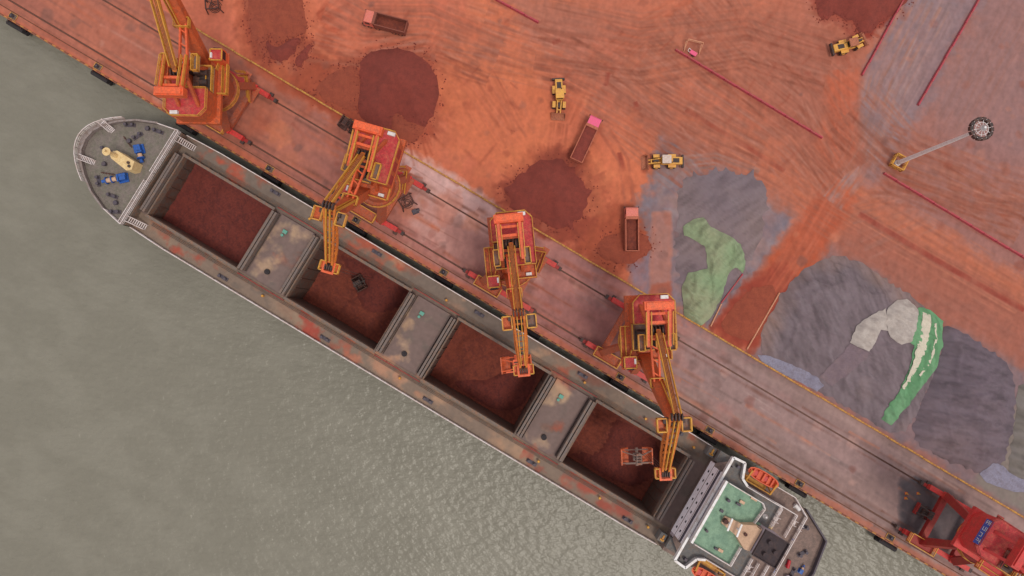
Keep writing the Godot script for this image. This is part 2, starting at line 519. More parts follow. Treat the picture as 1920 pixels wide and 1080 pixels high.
	for i in 110:
		var c := P2(rng.randf_range(430, 1500), rng.randf_range(0, 420))
		lay(blot(c, rng.randf_range(0.8, 3.2)), [c8(164, 84, 60), c8(206, 122, 84), c8(176, 100, 78)][i % 3], rng.randf_range(0.15, 0.4), 2.5, 2.0)
	# ---- grey lanes and coal dust
	lay(poly([1706, 0, 1832, 0, 1760, 120, 1690, 260, 1640, 330, 1610, 200, 1640, 110]), c8(136, 112, 116), 0.85, 4.0, 2.0)
	lay(poly([1850, 0, 1920, 0, 1920, 300, 1800, 250, 1760, 150]), c8(136, 108, 110), 0.5, 9.0, 5.0)
	lay(poly([1660, 330, 1760, 260, 1920, 330, 1920, 480]), c8(146, 100, 94), 0.5, 9.0, 5.0)
	lay(poly([1265, 260, 1330, 255, 1400, 300, 1470, 360, 1480, 400, 1440, 470, 1370, 600, 1300, 610, 1230, 540, 1240, 420, 1215, 400, 1245, 330]), c8(128, 110, 116), 0.9, 6.0, 4.5)
	lay(poly([1180, 500, 1240, 480, 1260, 560, 1200, 545]), c8(132, 110, 120), 0.8, 3.0, 2.0)
	lay(poly([1020, 0, 960, 0, 1010, 60, 1090, 90, 1100, 40]), c8(158, 106, 96), 0.5, 6.0, 4.0)
	lay(poly([1400, 660, 1430, 580, 1480, 500, 1550, 465, 1660, 505, 1760, 590, 1920, 690, 1920, 960, 1800, 885, 1560, 745]), c8(126, 104, 108), 0.9, 3.0, 2.0)
	lay(poly([1840, 905, 1900, 780, 1920, 760, 1920, 950]), c8(128, 118, 110), 0.8, 4.0, 2.0)
	lay(poly([1010, 0, 1200, 40, 1420, 0, 1560, 60, 1560, 250, 1430, 200, 1270, 110, 1120, 90]), c8(168, 102, 82), 0.6, 14.0, 5.0)
	lay(poly([1440, 100, 1560, 90, 1570, 320, 1500, 300]), c8(164, 98, 80), 0.5, 10.0, 5.0)
	for i in 60:      # broken patches of dust over the coal floor
		var c := P2(rng.randf_range(1235, 1480), rng.randf_range(265, 560))
		lay(blot(c, rng.randf_range(0.6, 2.2)), [c8(112, 98, 108), c8(152, 120, 112), c8(144, 130, 134)][i % 3], rng.randf_range(0.2, 0.5), 1.8, 1.6)
	# ---- ways of the trucks
	lay(poly([1180, 120, 1300, 190, 1560, 330, 1920, 545, 1920, 610, 1640, 455, 1480, 380, 1300, 250, 1190, 190]), c8(176, 98, 72), 0.75, 6.0, 2.5)
	lay(poly([1640, 430, 1920, 590, 1920, 680, 1760, 590, 1640, 500, 1570, 470]), c8(154, 92, 76), 0.8, 5.0, 2.5)
	lay(poly([1545, 360, 1600, 370, 1530, 480, 1470, 560, 1410, 655, 1340, 615, 1420, 520, 1490, 430]), c8(170, 84, 58), 0.9, 3.0, 1.2)
	lay(poly([1400, 530, 1465, 500, 1480, 530, 1445, 600, 1410, 654, 1340, 614]), c8(142, 60, 45), 0.9, 3.0, 1.5)
	lay(poly([1360, 595, 1400, 590, 1395, 610, 1370, 622]), c8(176, 92, 70), 0.6, 1.5, 1.2)
	lay(poly([1555, 150, 1600, 140, 1610, 300, 1590, 370, 1545, 350]), c8(182, 92, 64), 0.7, 4.0, 2.0)
	lay(poly([1226, 400, 1256, 400, 1254, 548, 1220, 550]), c8(168, 112, 98), 0.75, 1.2, 0.6)
	lay(poly([1225, 535, 1256, 530, 1256, 552, 1222, 553]), c8(160, 84, 64), 0.7, 1.2, 0.8)
	lay(poly([850, 90, 1000, 120, 1040, 220, 960, 300, 860, 270, 830, 170]), c8(198, 110, 74), 0.5, 8.0, 4.0)
	tracks([1100, 110, 1260, 190, 1560, 345, 1920, 560], 6.0, 16, c8(186, 108, 80), 0.3)
	tracks([1100, 90, 1300, 215, 1600, 400, 1920, 600], 7.0, 14, c8(146, 84, 68), 0.3)
	tracks([1580, 130, 1585, 260, 1560, 360, 1480, 500, 1400, 620], 2.4, 12, c8(176, 88, 62), 0.35)
	tracks([1770, 0, 1700, 150, 1620, 300, 1560, 380], 5.0, 14, c8(150, 118, 116), 0.35)
	tracks([1740, 0, 1660, 150, 1610, 330], 4.0, 8, c8(172, 112, 90), 0.3)
	tracks([1900, 0, 1800, 200, 1700, 380, 1600, 420], 7.0, 10, c8(156, 104, 92), 0.25)
	tracks([1060, 230, 1100, 140, 1200, 60, 1300, 0], 4.0, 12, c8(176, 90, 64), 0.35)
	tracks([860, 0, 900, 120, 980, 260], 7.0, 12, c8(172, 92, 66), 0.22)
	tracks([830, 40, 960, 70, 1080, 130, 1250, 200], 7.0, 14, c8(190, 112, 86), 0.3)
	tracks([1200, 240, 1260, 200, 1340, 210, 1430, 260, 1500, 330], 5.0, 8, c8(160, 96, 80), 0.3)
	tracks([700, 75, 820, 80, 900, 150, 960, 250], 6.0, 12, c8(176, 92, 66), 0.3)
	tracks([1270, 150, 1350, 80, 1450, 40, 1530, 60], 6.0, 10, c8(170, 98, 74), 0.3)
	tracks([1250, 80, 1400, 110, 1500, 140, 1590, 220], 7.0, 10, c8(158, 96, 78), 0.3)
	for w in [[900, 60, 1060, 110, 1240, 210, 1420, 300], [1300, 0, 1380, 90, 1500, 190, 1570, 330], [1230, 60, 1330, 150, 1480, 260, 1560, 350], [1010, 60, 1200, 90, 1400, 60, 1560, 110], [1130, 160, 1250, 260, 1330, 320], [600, 40, 680, 70, 800, 60, 930, 110], [1650, 300, 1760, 330, 1920, 420], [1600, 200, 1700, 300, 1850, 360, 1920, 380]]:
		tracks(w, 8.0, 18, c8(164, 102, 84), 0.34)
		tracks(w, 8.0, 14, c8(146, 76, 56), 0.34)
	tracks([1085, 310, 1060, 340, 1040, 350], 0.6, 2, c8(120, 56, 44), 0.5)
	tracks([1048, 230, 1040, 300, 1030, 330], 0.8, 3, c8(160, 78, 56), 0.4)
	tracks([1180, 480, 1182, 380, 1170, 300, 1130, 240], 0.8, 3, c8(156, 78, 56), 0.4)
	tracks([1280, 305, 1340, 300, 1420, 330], 0.8, 3, c8(146, 120, 116), 0.4)
	stroke(poly([1610, 400, 1760, 490, 1920, 580]), 0.8, c8(140, 60, 48), 0.8, 0.6)
	stroke(poly([1285, 205, 1400, 275, 1470, 320]), 0.7, c8(150, 76, 58), 0.8, 0.6)
	for i in 70:      # smears of dragged ore
		var p := P2(rng.randf_range(440, 1640), rng.randf_range(0, 330))
		var d := Vector2.from_angle([0.5, 0.62, -0.9, 2.2][i % 4] + rng.randf_range(-0.25, 0.25)) * rng.randf_range(2.0, 7.0)
		stroke(PackedVector2Array([p, p + d * 0.5 + Vector2(rng.randf_range(-0.4, 0.4), 0.2), p + d]), rng.randf_range(0.25, 0.7), c8(146, 72, 53), rng.randf_range(0.2, 0.5), 0.9)
	for a in [[1140, 135, 1134, 160], [1160, 285, 1170, 320], [1035, 80, 1050, 74], [1190, 190, 1193, 200]]:
		stroke(poly(a), 0.7, c8(138, 62, 48), 0.7, 0.7)
	for i in 170:    # lumps of dropped ore, oil spots
		var c := P2(rng.randf_range(420, 1920), rng.randf_range(0, 560))
		var r := rng.randf_range(0.2, 0.8)
		lay(blot(c, r), [c8(136, 66, 50), c8(150, 84, 66), c8(112, 80, 76), c8(190, 120, 94)][i % 4], rng.randf_range(0.15, 0.4), 1.0, 0.7)
	var by := PackedByteArray()
	by.resize(GW * GH * 3)
	var fine: PackedByteArray = bank[2]
	for q in GW * GH:
		var x := q % GW
		var y := q / GW
		var f := 255.0 * (0.90 + 0.10 * fine[((y & 255) << 8) | (x & 255)] / 255.0 + 0.11 * n1[(((y + (x >> 3)) & 255) << 8) | ((x * 2) & 255)] / 255.0)
		by[q * 3] = clampi(int(gr[q] * f), 0, 255)
		by[q * 3 + 1] = clampi(int(gg[q] * f), 0, 255)
		by[q * 3 + 2] = clampi(int(gb[q] * f), 0, 255)
	return ImageTexture.create_from_image(Image.create_from_data(GW, GH, false, Image.FORMAT_RGB8, by))

func noise_normal(freq: float, strength: float, seed_: int, octaves := 4, side := 512) -> ImageTexture:
	var f := FastNoiseLite.new()
	f.seed = seed_
	f.frequency = freq
	f.fractal_octaves = octaves
	var im := f.get_seamless_image(side, side)
	im.convert(Image.FORMAT_RGBA8)
	im.bump_map_to_normal_map(strength)
	return ImageTexture.create_from_image(im)

# ------------------------------------------------------------------ heaps and sheets
func poly_dist(pl: PackedVector2Array, p: Vector2) -> float:    # > 0 inside
	var best := 1e9
	var j := pl.size() - 1
	for i in pl.size():
		best = minf(best, p.distance_squared_to(Geometry2D.get_closest_point_to_segment(p, pl[i], pl[j])))
		j = i
	return sqrt(best) * (1.0 if Geometry2D.is_point_in_polygon(p, pl) else -1.0)

func nearest_on(pl: PackedVector2Array, p: Vector2) -> Vector2:
	var best := 1e9
	var r := p
	var j := pl.size() - 1
	for i in pl.size():
		var c := Geometry2D.get_closest_point_to_segment(p, pl[i], pl[j])
		if p.distance_squared_to(c) < best:
			best = p.distance_squared_to(c)
			r = c
		j = i
	return r

func rounded(pl: PackedVector2Array, times := 2) -> PackedVector2Array:   # corner cutting
	for k in times:
		var r := PackedVector2Array()
		for i in pl.size():
			var a := pl[i]
			var b := pl[(i + 1) % pl.size()]
			r.append(a.lerp(b, 0.25))
			r.append(a.lerp(b, 0.75))
		pl = r
	return pl

func ragged(pl: PackedVector2Array, amp: float) -> PackedVector2Array:    # an outline that spills unevenly
	var r := PackedVector2Array()
	for i in pl.size():
		var a := pl[i]
		var b := pl[(i + 1) % pl.size()]
		var o := (b - a).orthogonal().normalized()
		var k := maxi(1, int(a.distance_to(b) / 0.7))
		for j in k:
			var p := a.lerp(b, float(j) / k)
			r.append(p + o * ((noise_at(1, p.x * 16.0, p.y * 16.0) - 0.5) * 1.6 + (noise_at(2, p.x * 20.0, p.y * 20.0) - 0.5) * 0.9) * amp)
	return r

func heap_height(h: Array, p: Vector2) -> float:
	var d := poly_dist(h[0], p)
	if d <= 0.0: return 0.0
	var top: float = h[1]
	var sl: float = h[2]
	var y := top * (1.0 - exp(-d * sl / top))
	var k: float = h[3]
	var ease_ := clampf(d / 2.0, 0.0, 1.0)
	y += ((noise_at(0, p.x * 5.0 + k * 31.0, p.y * 5.0) - 0.5) * 0.9 + (noise_at(1, p.x * 9.0, p.y * 9.0 + k * 17.0) - 0.5) * 0.25) * h[4] * ease_
	y = maxf(y, 0.0)
	if h[6] > 0.0: y += h[6] * clampf(d / 2.5, 0.0, 1.0) * fold(p, k)
	return y

func lying_height(p: Vector2) -> float:
	var y := 0.0
	for h in piles:
		if h[5].has_point(p): y = maxf(y, heap_height(h, p))
	return y

# A surface over a polygon, its rim exactly on the outline; heights come from a callable of the ground point.
func blanket(pl: PackedVector2Array, cell: float, height: Callable) -> ArrayMesh:
	var r := Rect2(pl[0], Vector2.ZERO)
	for p in pl: r = r.expand(p)
	var nx := int(r.size.x / cell) + 2
	var nz := int(r.size.y / cell) + 2
	var ins := PackedByteArray()
	ins.resize((nx + 1) * (nz + 1))
	for j in nz + 1:
		for i in nx + 1:
			ins[j * (nx + 1) + i] = 1 if Geometry2D.is_point_in_polygon(r.position + Vector2(i, j) * cell, pl) else 0
	var idx := {}
	var pos := PackedVector3Array()
	var tri := PackedInt32Array()
	for j in nz:
		for i in nx:
			var k := [j * (nx + 1) + i, j * (nx + 1) + i + 1, (j + 1) * (nx + 1) + i + 1, (j + 1) * (nx + 1) + i]
			if ins[k[0]] + ins[k[1]] + ins[k[2]] + ins[k[3]] == 0: continue
			for q in k:
				if not idx.has(q):
					var p := r.position + Vector2(q % (nx + 1), q / (nx + 1)) * cell
					if not ins[q]: p = nearest_on(pl, p)
					idx[q] = pos.size()
					pos.append(Vector3(p.x, height.call(p), p.y))
			tri.append_array([idx[k[0]], idx[k[1]], idx[k[2]], idx[k[0]], idx[k[2]], idx[k[3]]])
	var nor := PackedVector3Array()
	nor.resize(pos.size())
	for t in range(0, tri.size(), 3):
		var a := pos[tri[t]]
		var m := (pos[tri[t + 2]] - a).cross(pos[tri[t + 1]] - a)
		if m.y < 0.0: m = -m
		for q in 3: nor[tri[t + q]] += m
	for i in nor.size(): nor[i] = nor[i].normalized() if nor[i].length() > 1e-9 else Vector3.UP
	var arr := []
	arr.resize(Mesh.ARRAY_MAX)
	arr[Mesh.ARRAY_VERTEX] = pos
	arr[Mesh.ARRAY_NORMAL] = nor
	arr[Mesh.ARRAY_INDEX] = tri
	var m2 := ArrayMesh.new()
	m2.add_surface_from_arrays(Mesh.PRIMITIVE_TRIANGLES, arr)
	return m2

func heap(called: String, a: Array, top: float, slope: float, rough: float, m: String, label: String, category: String, cell := 0.6, folds := 0.0, group := "", spill := 0.7) -> MeshInstance3D:
	var pl := ragged(rounded(poly(a), 2), spill)
	var box := Rect2(pl[0], Vector2.ZERO)
	for p in pl: box = box.expand(p)
	var h := [pl, top, slope, float(piles.size() + 1), rough, box, folds]
	piles.append(h)
	var o := MeshInstance3D.new()
	o.mesh = blanket(pl, cell, func(p: Vector2) -> float:
		return heap_height(h, p) + 0.012)
	o.material_override = M[m]
	o.name = numbered(called)
	add_child(o)
	tag(o, label, category, group)
	return o

func ridge(k: int, x: float, z: float) -> float:
	return 1.0 - absf(noise_at_smooth(k, x, z) * 2.0 - 1.0)

func fold(p: Vector2, k: float) -> float:     # draped creases: long pulls, finer wrinkles, small lumps
	var q := p.rotated(0.5 + k * 0.7)
	var mask := noise_at_smooth(0, p.x * 3.0 + 70.0, p.y * 3.0 + k * 20.0)
	var long := pow(ridge(1, q.x * 1.8 + k * 40.0, q.y * 6.5), 5.0) * clampf(mask * 2.6 - 0.7, 0.0, 1.0)
	var short := pow(ridge(1, q.y * 9.0 + 30.0, q.x * 5.0 + k * 20.0), 4.0)
	var sweep := 1.0 - absf(sin(p.x * 0.3 + p.y * 0.22 + noise_at_smooth(0, p.x * 1.4 + k * 50.0, p.y * 1.4) * 13.0))
	return long * 1.2 + short * 0.4 + pow(sweep, 5.0) * 1.1 * clampf(1.9 - mask * 2.4, 0.0, 1.0) + noise_at_smooth(2, p.x * 6.0, p.y * 6.0 + k * 33.0) * 0.3

func noise_at_smooth(k: int, x: float, z: float) -> float:
	var x0 := floorf(x)
	var z0 := floorf(z)
	var a := lerpf(noise_at(k, x0, z0), noise_at(k, x0 + 1, z0), x - x0)
	var b := lerpf(noise_at(k, x0, z0 + 1), noise_at(k, x0 + 1, z0 + 1), x - x0)
	return lerpf(a, b, z - z0)

func stain(o: MeshInstance3D, base: Color, brown: Color, pale: Color, k: float):   # earth and dust caught in the net
	var arr := o.mesh.surface_get_arrays(0)
	var col := PackedColorArray()
	for p in arr[Mesh.ARRAY_VERTEX]:
		var q := Vector2(p.x, p.z)
		var a := noise_at_smooth(0, q.x * 2.0 + k * 11.0, q.y * 2.0)
		var t := q.rotated(0.9 + k)
		var b := noise_at_smooth(1, t.x * 3.0, t.y * 9.0 + 50.0)
		var c := base.lerp(brown, clampf((a - 0.4) * 2.6, 0.0, 1.0))
		var d := noise_at_smooth(1, t.x * 4.0 + 90.0, t.y * 22.0)
		c = c.lerp(pale, clampf((b - 0.5) * 0.8, 0.0, 0.2) + clampf((d - 0.6) * 0.6, 0.0, 0.12))
		c = c.darkened(clampf((0.46 - b) * 0.6, 0.0, 0.07) + clampf((0.42 - d) * 0.7, 0.0, 0.08) + 0.08 * noise_at(2, q.x * 9.0, q.y * 9.0))
		col.append(c.srgb_to_linear())
	arr[Mesh.ARRAY_COLOR] = col
	var m := ArrayMesh.new()
	m.add_surface_from_arrays(Mesh.PRIMITIVE_TRIANGLES, arr)
	o.mesh = m
	var mt := StandardMaterial3D.new()
	mt.vertex_color_use_as_albedo = true
	mt.roughness = 0.95
	o.material_override = mt

func sheet(called: String, a: Array, lift: float, crease: float, m: String, label: String, category := "tarpaulin", cell := 0.4) -> MeshInstance3D:
	var pl := PackedVector2Array()
	for i in range(0, a.size(), 2):
		var w := P2(a[i], a[i + 1])
		for q in 4:
			var v := P(a[i], a[i + 1], lying_height(w))
			w = Vector2(v.x, v.z)
		pl.append(w)
	pl = ragged(pl, 0.25)
	var o := MeshInstance3D.new()
	o.mesh = blanket(pl, cell, func(p: Vector2) -> float:
		return lying_height(p) + lift + clampf(poly_dist(pl, p) / 0.9, 0.0, 1.0) * crease * (fold(p * 1.3, 3.0) * 1.6 + 0.9 * noise_at_smooth(2, p.x * 6.0, p.y * 6.0)))
	o.material_override = M[m]
	o.name = numbered(called)
	add_child(o)
	tag(o, label, category)
	return o

# ------------------------------------------------------------------ portal crane
func crane(label: String, at: Vector2, yaw: float, tip_z: float, head_z: float, rope_to: float, red := false, shift := 0.0) -> Node3D:
	var c := QW(at.x, at.y)
	var root := thing("portal_crane", label, "crane", Transform3D(QB, c), "" if red else "orange portal cranes on the quay rails")
	var paint := "crane_red" if red else "crane_orange"
	var bright := "crane_red" if red else "crane_bright"
	var leg_paint := "crane_darkred" if red else "crane_leg"
	var ochre := "crane_red" if red else "crane_ochre"
	var g := 5.1
	# portal
	for sz in [-1, 1]:
		var b := MB.new()
		b.mm(shift - 7.2, shift + 7.2, 1.35, 2.35, sz * g - 0.5, sz * g + 0.5)
		for x in [shift - 3.6, shift + 3.6]: b.mm(x - 0.8, x + 0.8, 2.35, 2.75, sz * g - 0.7, sz * g + 0.7)
		obj("sill_beam", b, "crane_red", root)
		for sx in [-1, 1]:
			b = MB.new()
			b.mm(shift + sx * 6.4 - 1.7, shift + sx * 6.4 + 1.7, 0.55, 1.2, sz * g - 0.33, sz * g + 0.33)
			b.mm(shift + sx * 6.4 - 0.3, shift + sx * 6.4 + 0.3, 1.2, 1.4, sz * g - 0.3, sz * g + 0.3)
			var bg := obj("bogie", b, "crane_darkred", root)
			b = MB.new()
			b.mm(shift + sx * 8.3 - 0.25, shift + sx * 8.3 + 0.35, 0.4, 1.25, sz * g - 0.4, sz * g + 0.4)
			obj("rail_clamp", b, "machine_dark", bg)
			b = MB.new()
			b.mm(shift + sx * 7.0 - 0.4, shift + sx * 7.0 + 0.4, 0.7, 1.15, sz * (g + 0.68) - 0.35, sz * (g + 0.68) + 0.35)
			obj("drive_motor", b, "machine_dark", bg)
			for k in [-1.2, -0.4, 0.4, 1.2]:
				b = MB.new()
				var w := Vector3(shift + sx * 6.4 + k, 0.48, sz * g)
				b.cyl(w - Vector3(0, 0, 0.16), w + Vector3(0, 0, 0.16), 0.33, 0.33, 10)
				obj("wheel", b, "machine_dark", bg)
			b = MB.new()
			b.taper(Vector3(shift + sx * 3.6, 2.7, sz * g), Vector3(sx * 2.3, 12.3, sz * 2.5), 1.3, 1.5, 1.1, 1.3)
			obj("portal_leg", b, leg_paint, root)
	for sx in [-1, 1]:
		var b := MB.new()
		b.mm(shift + sx * 3.6 - 0.6, shift + sx * 3.6 + 0.6, 1.5, 2.5, -g + 0.5, g - 0.5)
		obj("cross_beam", b, leg_paint, root)
	var b := MB.new()
	b.cyl(Vector3(0, 12, 0), Vector3(0, 14.6, 0), 3.3, 3.0, 20)
	obj("portal_ring", b, leg_paint, root)
	b = MB.new()
	b.cyl(Vector3(0, 12.5, 0), Vector3(0, 12.62, 0), 4.2, 4.2, 24)
	var rp := obj("ring_platform", b, leg_paint, root)
	b = MB.new()
	var ring := []
	for i in 20: ring.append(Vector3(4.15 * cos(TAU * i / 20), 12.62, 4.15 * sin(TAU * i / 20)))
	b.rail(ring, true, 1.0, 0.08)
	obj("railing", b, "crane_yellow", rp)
	b = MB.new()
	b.cyl(Vector3(0, 14.6, 0), Vector3(0, 15.2, 0), 2.7, 2.7, 20)
	obj("slewing_ring", b, "machine_dark", root)
	b = MB.new()
	b.cyl(Vector3(0, 15.2, 0), Vector3(0, 18.7, 0), 2.2, 2.6, 20)
	obj("slewing_column", b, paint, root)
	# stair from the sill up to the ring
	b = MB.new()
	b.bar(Vector3(shift + 4.6, 2.6, -2.2), Vector3(shift + 3.8, 7.4, -6.0), 0.9, 0.15)
	b.bar(Vector3(shift + 3.8, 7.4, -6.0), Vector3(1.6, 12.5, -4.6), 0.9, 0.15)
	b.mm(shift + 3.2, shift + 4.6, 7.3, 7.4, -6.7, -5.5)
	b.bar(Vector3(shift + 3.8, 2.4, -5.2), Vector3(shift + 3.8, 7.3, -6.0), 0.2)
	b.mm(shift + 4.2, shift + 5.2, 2.36, 2.5, -5.4, -2.0)
	var st := obj("stair", b, leg_paint, root)
	b = MB.new()
	for k in [-0.45, 0.45]:
		var d: Vector3 = Vector3(0.8, 0, 0.55).normalized() * k
		b.rail([Vector3(shift + 4.6, 2.7, -2.2) + d, Vector3(shift + 3.8, 7.5, -6.0) + d, Vector3(1.6, 12.6, -4.6) + d], false, 0.9, 0.11)
	obj("railing", b, "crane_yellow", st)
	# seaward maintenance platform over the sill
	b = MB.new()
	b.mm(-5.2, 0.4, 2.9, 3.0, g - 0.6, g + 1.5)
	b.bar(Vector3(-4.6, 2.4, g + 0.3), Vector3(-4.6, 2.9, g + 1.2), 0.15)
	b.bar(Vector3(-0.2, 2.3, g + 0.3), Vector3(-0.2, 2.9, g + 1.2), 0.15)
	var sp := obj("sill_platform", b, leg_paint, root)
	b = MB.new()
	b.rail([Vector3(-5.1, 3.0, g - 0.55), Vector3(-5.1, 3.0, g + 1.45), Vector3(0.35, 3.0, g + 1.45), Vector3(0.35, 3.0, g - 0.55)], true, 1.0, 0.14)
	obj("railing", b, "crane_yellow", sp)
	# ---- everything that slews
	var u := Transform3D(QB.inverse() * Basis(Vector3.UP, yaw), Vector3.ZERO)
	b = MB.new(u)
	b.mm(-3.7, 4.1, 18.7, 19.5, -8.3, 3.2)
	var deck := obj("slewing_platform", b, paint, root)
	b = MB.new(u)
	b.rail([Vector3(-3.0, 19.5, 1.3), Vector3(-3.6, 19.5, 3.1), Vector3(4.0, 19.5, 3.1), Vector3(4.0, 19.5, 1.0)], false, 1.0, 0.13)
	obj("railing", b, "crane_yellow", deck)
	var plan := PackedVector2Array([Vector2(-3.0, -6.9), Vector2(-1.9, -8.1), Vector2(2.9, -8.1), Vector2(3.95, -7.0), Vector2(3.95, 0.9), Vector2(0.7, 0.9), Vector2(0.7, -3.4), Vector2(-3.0, -3.4)])
	b = MB.new(u)
	b.prism(plan, 19.5, 23.4)
	var house := obj("machinery_house", b, paint, root)
	b = MB.new(u)
	var roof := PackedVector2Array([Vector2(-3.15, -7.0), Vector2(-1.95, -8.3), Vector2(2.95, -8.3), Vector2(4.1, -7.05), Vector2(4.1, 1.05), Vector2(0.6, 1.05), Vector2(0.6, -3.3), Vector2(-3.15, -3.3)])
	b.prism(roof, 23.4, 23.55)
	obj("roof", b, "crane_roof", house)
	b = MB.new(u)
	var rp3 := []
	for p in roof: rp3.append(Vector3(p.x * 0.985, 23.55, p.y * 0.99))
	b.rail(rp3, true, 0.9, 0.09, 2.2)
	obj("roof_railing", b, "crane_yellow" if not red else "crane_darkred", house)
	if not red:
		b = MB.new(u)
		b.mm(1.7, 3.0, 23.6, 24.2, -8.0, -7.4)
		obj("floodlight", b, "white_paint", house)
		b = MB.new(u)
		b.mm(2.2, 3.2, 19.6, 20.2, 2.2, 2.7)
		obj("floodlight", b, "white_paint", house)
	for k in 3:      # louvres on the side wall
		b = MB.new(u)
		for q in 5: b.mm(3.95, 4.03, 20.2 + q * 0.5, 20.5 + q * 0.5, -6.0 + k * 2.4, -4.4 + k * 2.4)
		obj("louvre", b, "crane_darkred", house)
	b = MB.new(u)
	b.mm(-3.0, 0.66, 19.5, 21.1, -3.36, 1.25)
	var low := obj("winch_room", b, paint, root)
	b = MB.new(u)
	b.mm(-3.08, 0.64, 21.1, 21.2, -3.3, 1.35)
	obj("winch_deck", b, "grate_grey", low)
	b = MB.new(u)
	b.rail([Vector3(-3.0, 21.2, -3.2), Vector3(-3.0, 21.2, 1.25), Vector3(0.55, 21.2, 1.25)], false, 1.0, 0.16)
	b.rail([Vector3(-1.9, 21.2, -1.6), Vector3(-1.9, 21.2, 0.3)], false, 0.7, 0.12)
	obj("railing", b, "crane_yellow", low)
	b = MB.new(u)
	b.cyl(Vector3(-2.2, 21.8, -1.6), Vector3(-0.9, 21.8, -1.6), 0.55, 0.55, 12)
	b.cyl(Vector3(-2.2, 21.8, 0.1), Vector3(-0.9, 21.8, 0.1), 0.55, 0.55, 12)
	b.mm(-2.5, -0.6, 21.2, 21.45, -2.3, 0.8)
	obj("winch_drum", b, "machine_dark", low)
	# A-frame
	b = MB.new(u)
	for sx in [-1, 1]:
		b.bar(Vector3(sx * 1.7, 19.5, 1.7), Vector3(sx * 1.6, 28.2, -1.4), 0.55, 0.6)
		b.bar(Vector3(sx * 1.7, 23.5, -6.4), Vector3(sx * 1.6, 28.2, -3.0), 0.5, 0.55)
		b.bar(Vector3(sx * 1.6, 28.2, -1.0), Vector3(sx * 1.6, 28.2, -3.4), 0.5, 0.5)
	for q in [[22.0, 0.25], [25.4, -0.65]]:
		b.bar(Vector3(-1.6, q[0], q[1]), Vector3(1.6, q[0], q[1]), 0.35)
	b.bar(Vector3(-1.6, 28.2, -1.2), Vector3(1.6, 28.2, -1.2), 0.45)
	b.bar(Vector3(-1.6, 28.2, -3.3), Vector3(1.6, 28.2, -3.3), 0.45)
	obj("a_frame", b, paint, root)
	b = MB.new(u)
	b.mm(-1.34, 1.34, 27.6, 27.7, -3.1, -1.3)
	var sb := obj("sheave_platform", b, "machine_dark", root)
	for x in [-0.8, -0.3, 0.3, 0.8]:
		b = MB.new(u)
		b.cyl(Vector3(x - 0.1, 28.3, -2.2), Vector3(x + 0.1, 28.3, -2.2), 0.65, 0.65, 14)
		obj("sheave", b, "machine_dark", sb)
	for q in [[-1.1, -0.2, -0.5], [0.3, 1.0, -0.3]]:
		b = MB.new(u)
		b.mm(q[0], q[1], 21.2, 23.1, q[2], q[2] + 1.0)
		obj("luffing_motor", b, "machine_dark", root)
	for sx in [-1, 1]:
		b = MB.new(u)
		b.mm(sx * 2.0, sx * 3.1, 26.7, 26.8, -1.6, 1.2)
		b.bar(Vector3(sx * 1.7, 26.7, -1.0), Vector3(sx * 3.0, 26.7, -1.0), 0.15)
		var pf := obj("service_platform", b, "grate_grey", root)
		b = MB.new(u)
		b.rail([Vector3(sx * 2.05, 26.8, -1.55), Vector3(sx * 3.05, 26.8, -1.55), Vector3(sx * 3.05, 26.8, 1.15), Vector3(sx * 2.05, 26.8, 1.15)], true, 1.0, 0.15)
		obj("railing", b, "crane_yellow", pf)
	# balance lever with the moving counterweight
	b = MB.new(u)
	for sx in [-1, 1]: b.bar(Vector3(sx * 1.75, 28.7, 0.4), Vector3(sx * 1.75, 29.9, -5.6), 0.5, 0.8)
	b.bar(Vector3(-1.75, 29.3, -3.5), Vector3(1.75, 29.3, -3.5), 0.45, 0.5)
	b.bar(Vector3(-1.75, 29.7, -4.9), Vector3(1.75, 29.7, -4.9), 0.4, 0.3)
	var lever := obj("balance_lever", b, bright, root)
	b = MB.new(u)
	for sx in [-1.35, 1.35, -2.15, 2.15]: b.rail([Vector3(sx, 29.2, 0.2), Vector3(sx, 30.2, -5.2)], false, 0.7, 0.1)
	obj("railing", b, "crane_yellow" if not red else "crane_red", lever)
	b = MB.new(u)
	b.mm(-2.4, 2.4, 29.2, 30.7, -6.9, -5.5)
	b.mm(-2.1, 2.1, 30.7, 30.95, -6.7, -5.7)
	obj("counterweight", b, bright, lever)
	# boom, tie beam, trunk
	var foot := Vector3(-0.5, 19.6, 2.7)
	var tip := Vector3(0, 36.2, tip_z)
	var tail := Vector3(0, 38.2, tip_z - 1.6)
	var head := Vector3(0, 28.6, head_z)
	var mid := foot.lerp(tip, 0.42)
	b = MB.new(u)
	b.taper(foot, mid, 2.3, 1.6, 1.9, 1.7)
	b.taper(mid, tip, 1.9, 1.7, 1.2, 1.1)
	var boom := obj("boom", b, paint, root)
	b = MB.new(u)
	for x in [0.55, 1.05]: b.rail([foot.lerp(tip, 0.32) + Vector3(x, 1.0, 0), tip + Vector3(x - 0.2, 0.7, -0.8)], false, 0.9, 0.13)
	obj("railing", b, "crane_yellow", boom)
	b = MB.new(u)
	b.bar(Vector3(-0.9, 26.4, -0.8), mid + Vector3(-0.5, 0.9, 0), 0.3, 0.5)
	b.bar(Vector3(0.5, 26.4, -0.8), mid + Vector3(0.4, 0.9, 0), 0.3, 0.5)
	for k in [0.15, 0.45, 0.75]:
		b.bar(Vector3(-0.9, 26.4, -0.8).lerp(mid + Vector3(-0.5, 0.9, 0), k), Vector3(0.5, 26.4, -0.8).lerp(mid + Vector3(0.4, 0.9, 0), k + 0.1), 0.22)
	var rack := obj("luffing_rack", b, bright, root)
	b = MB.new(u)
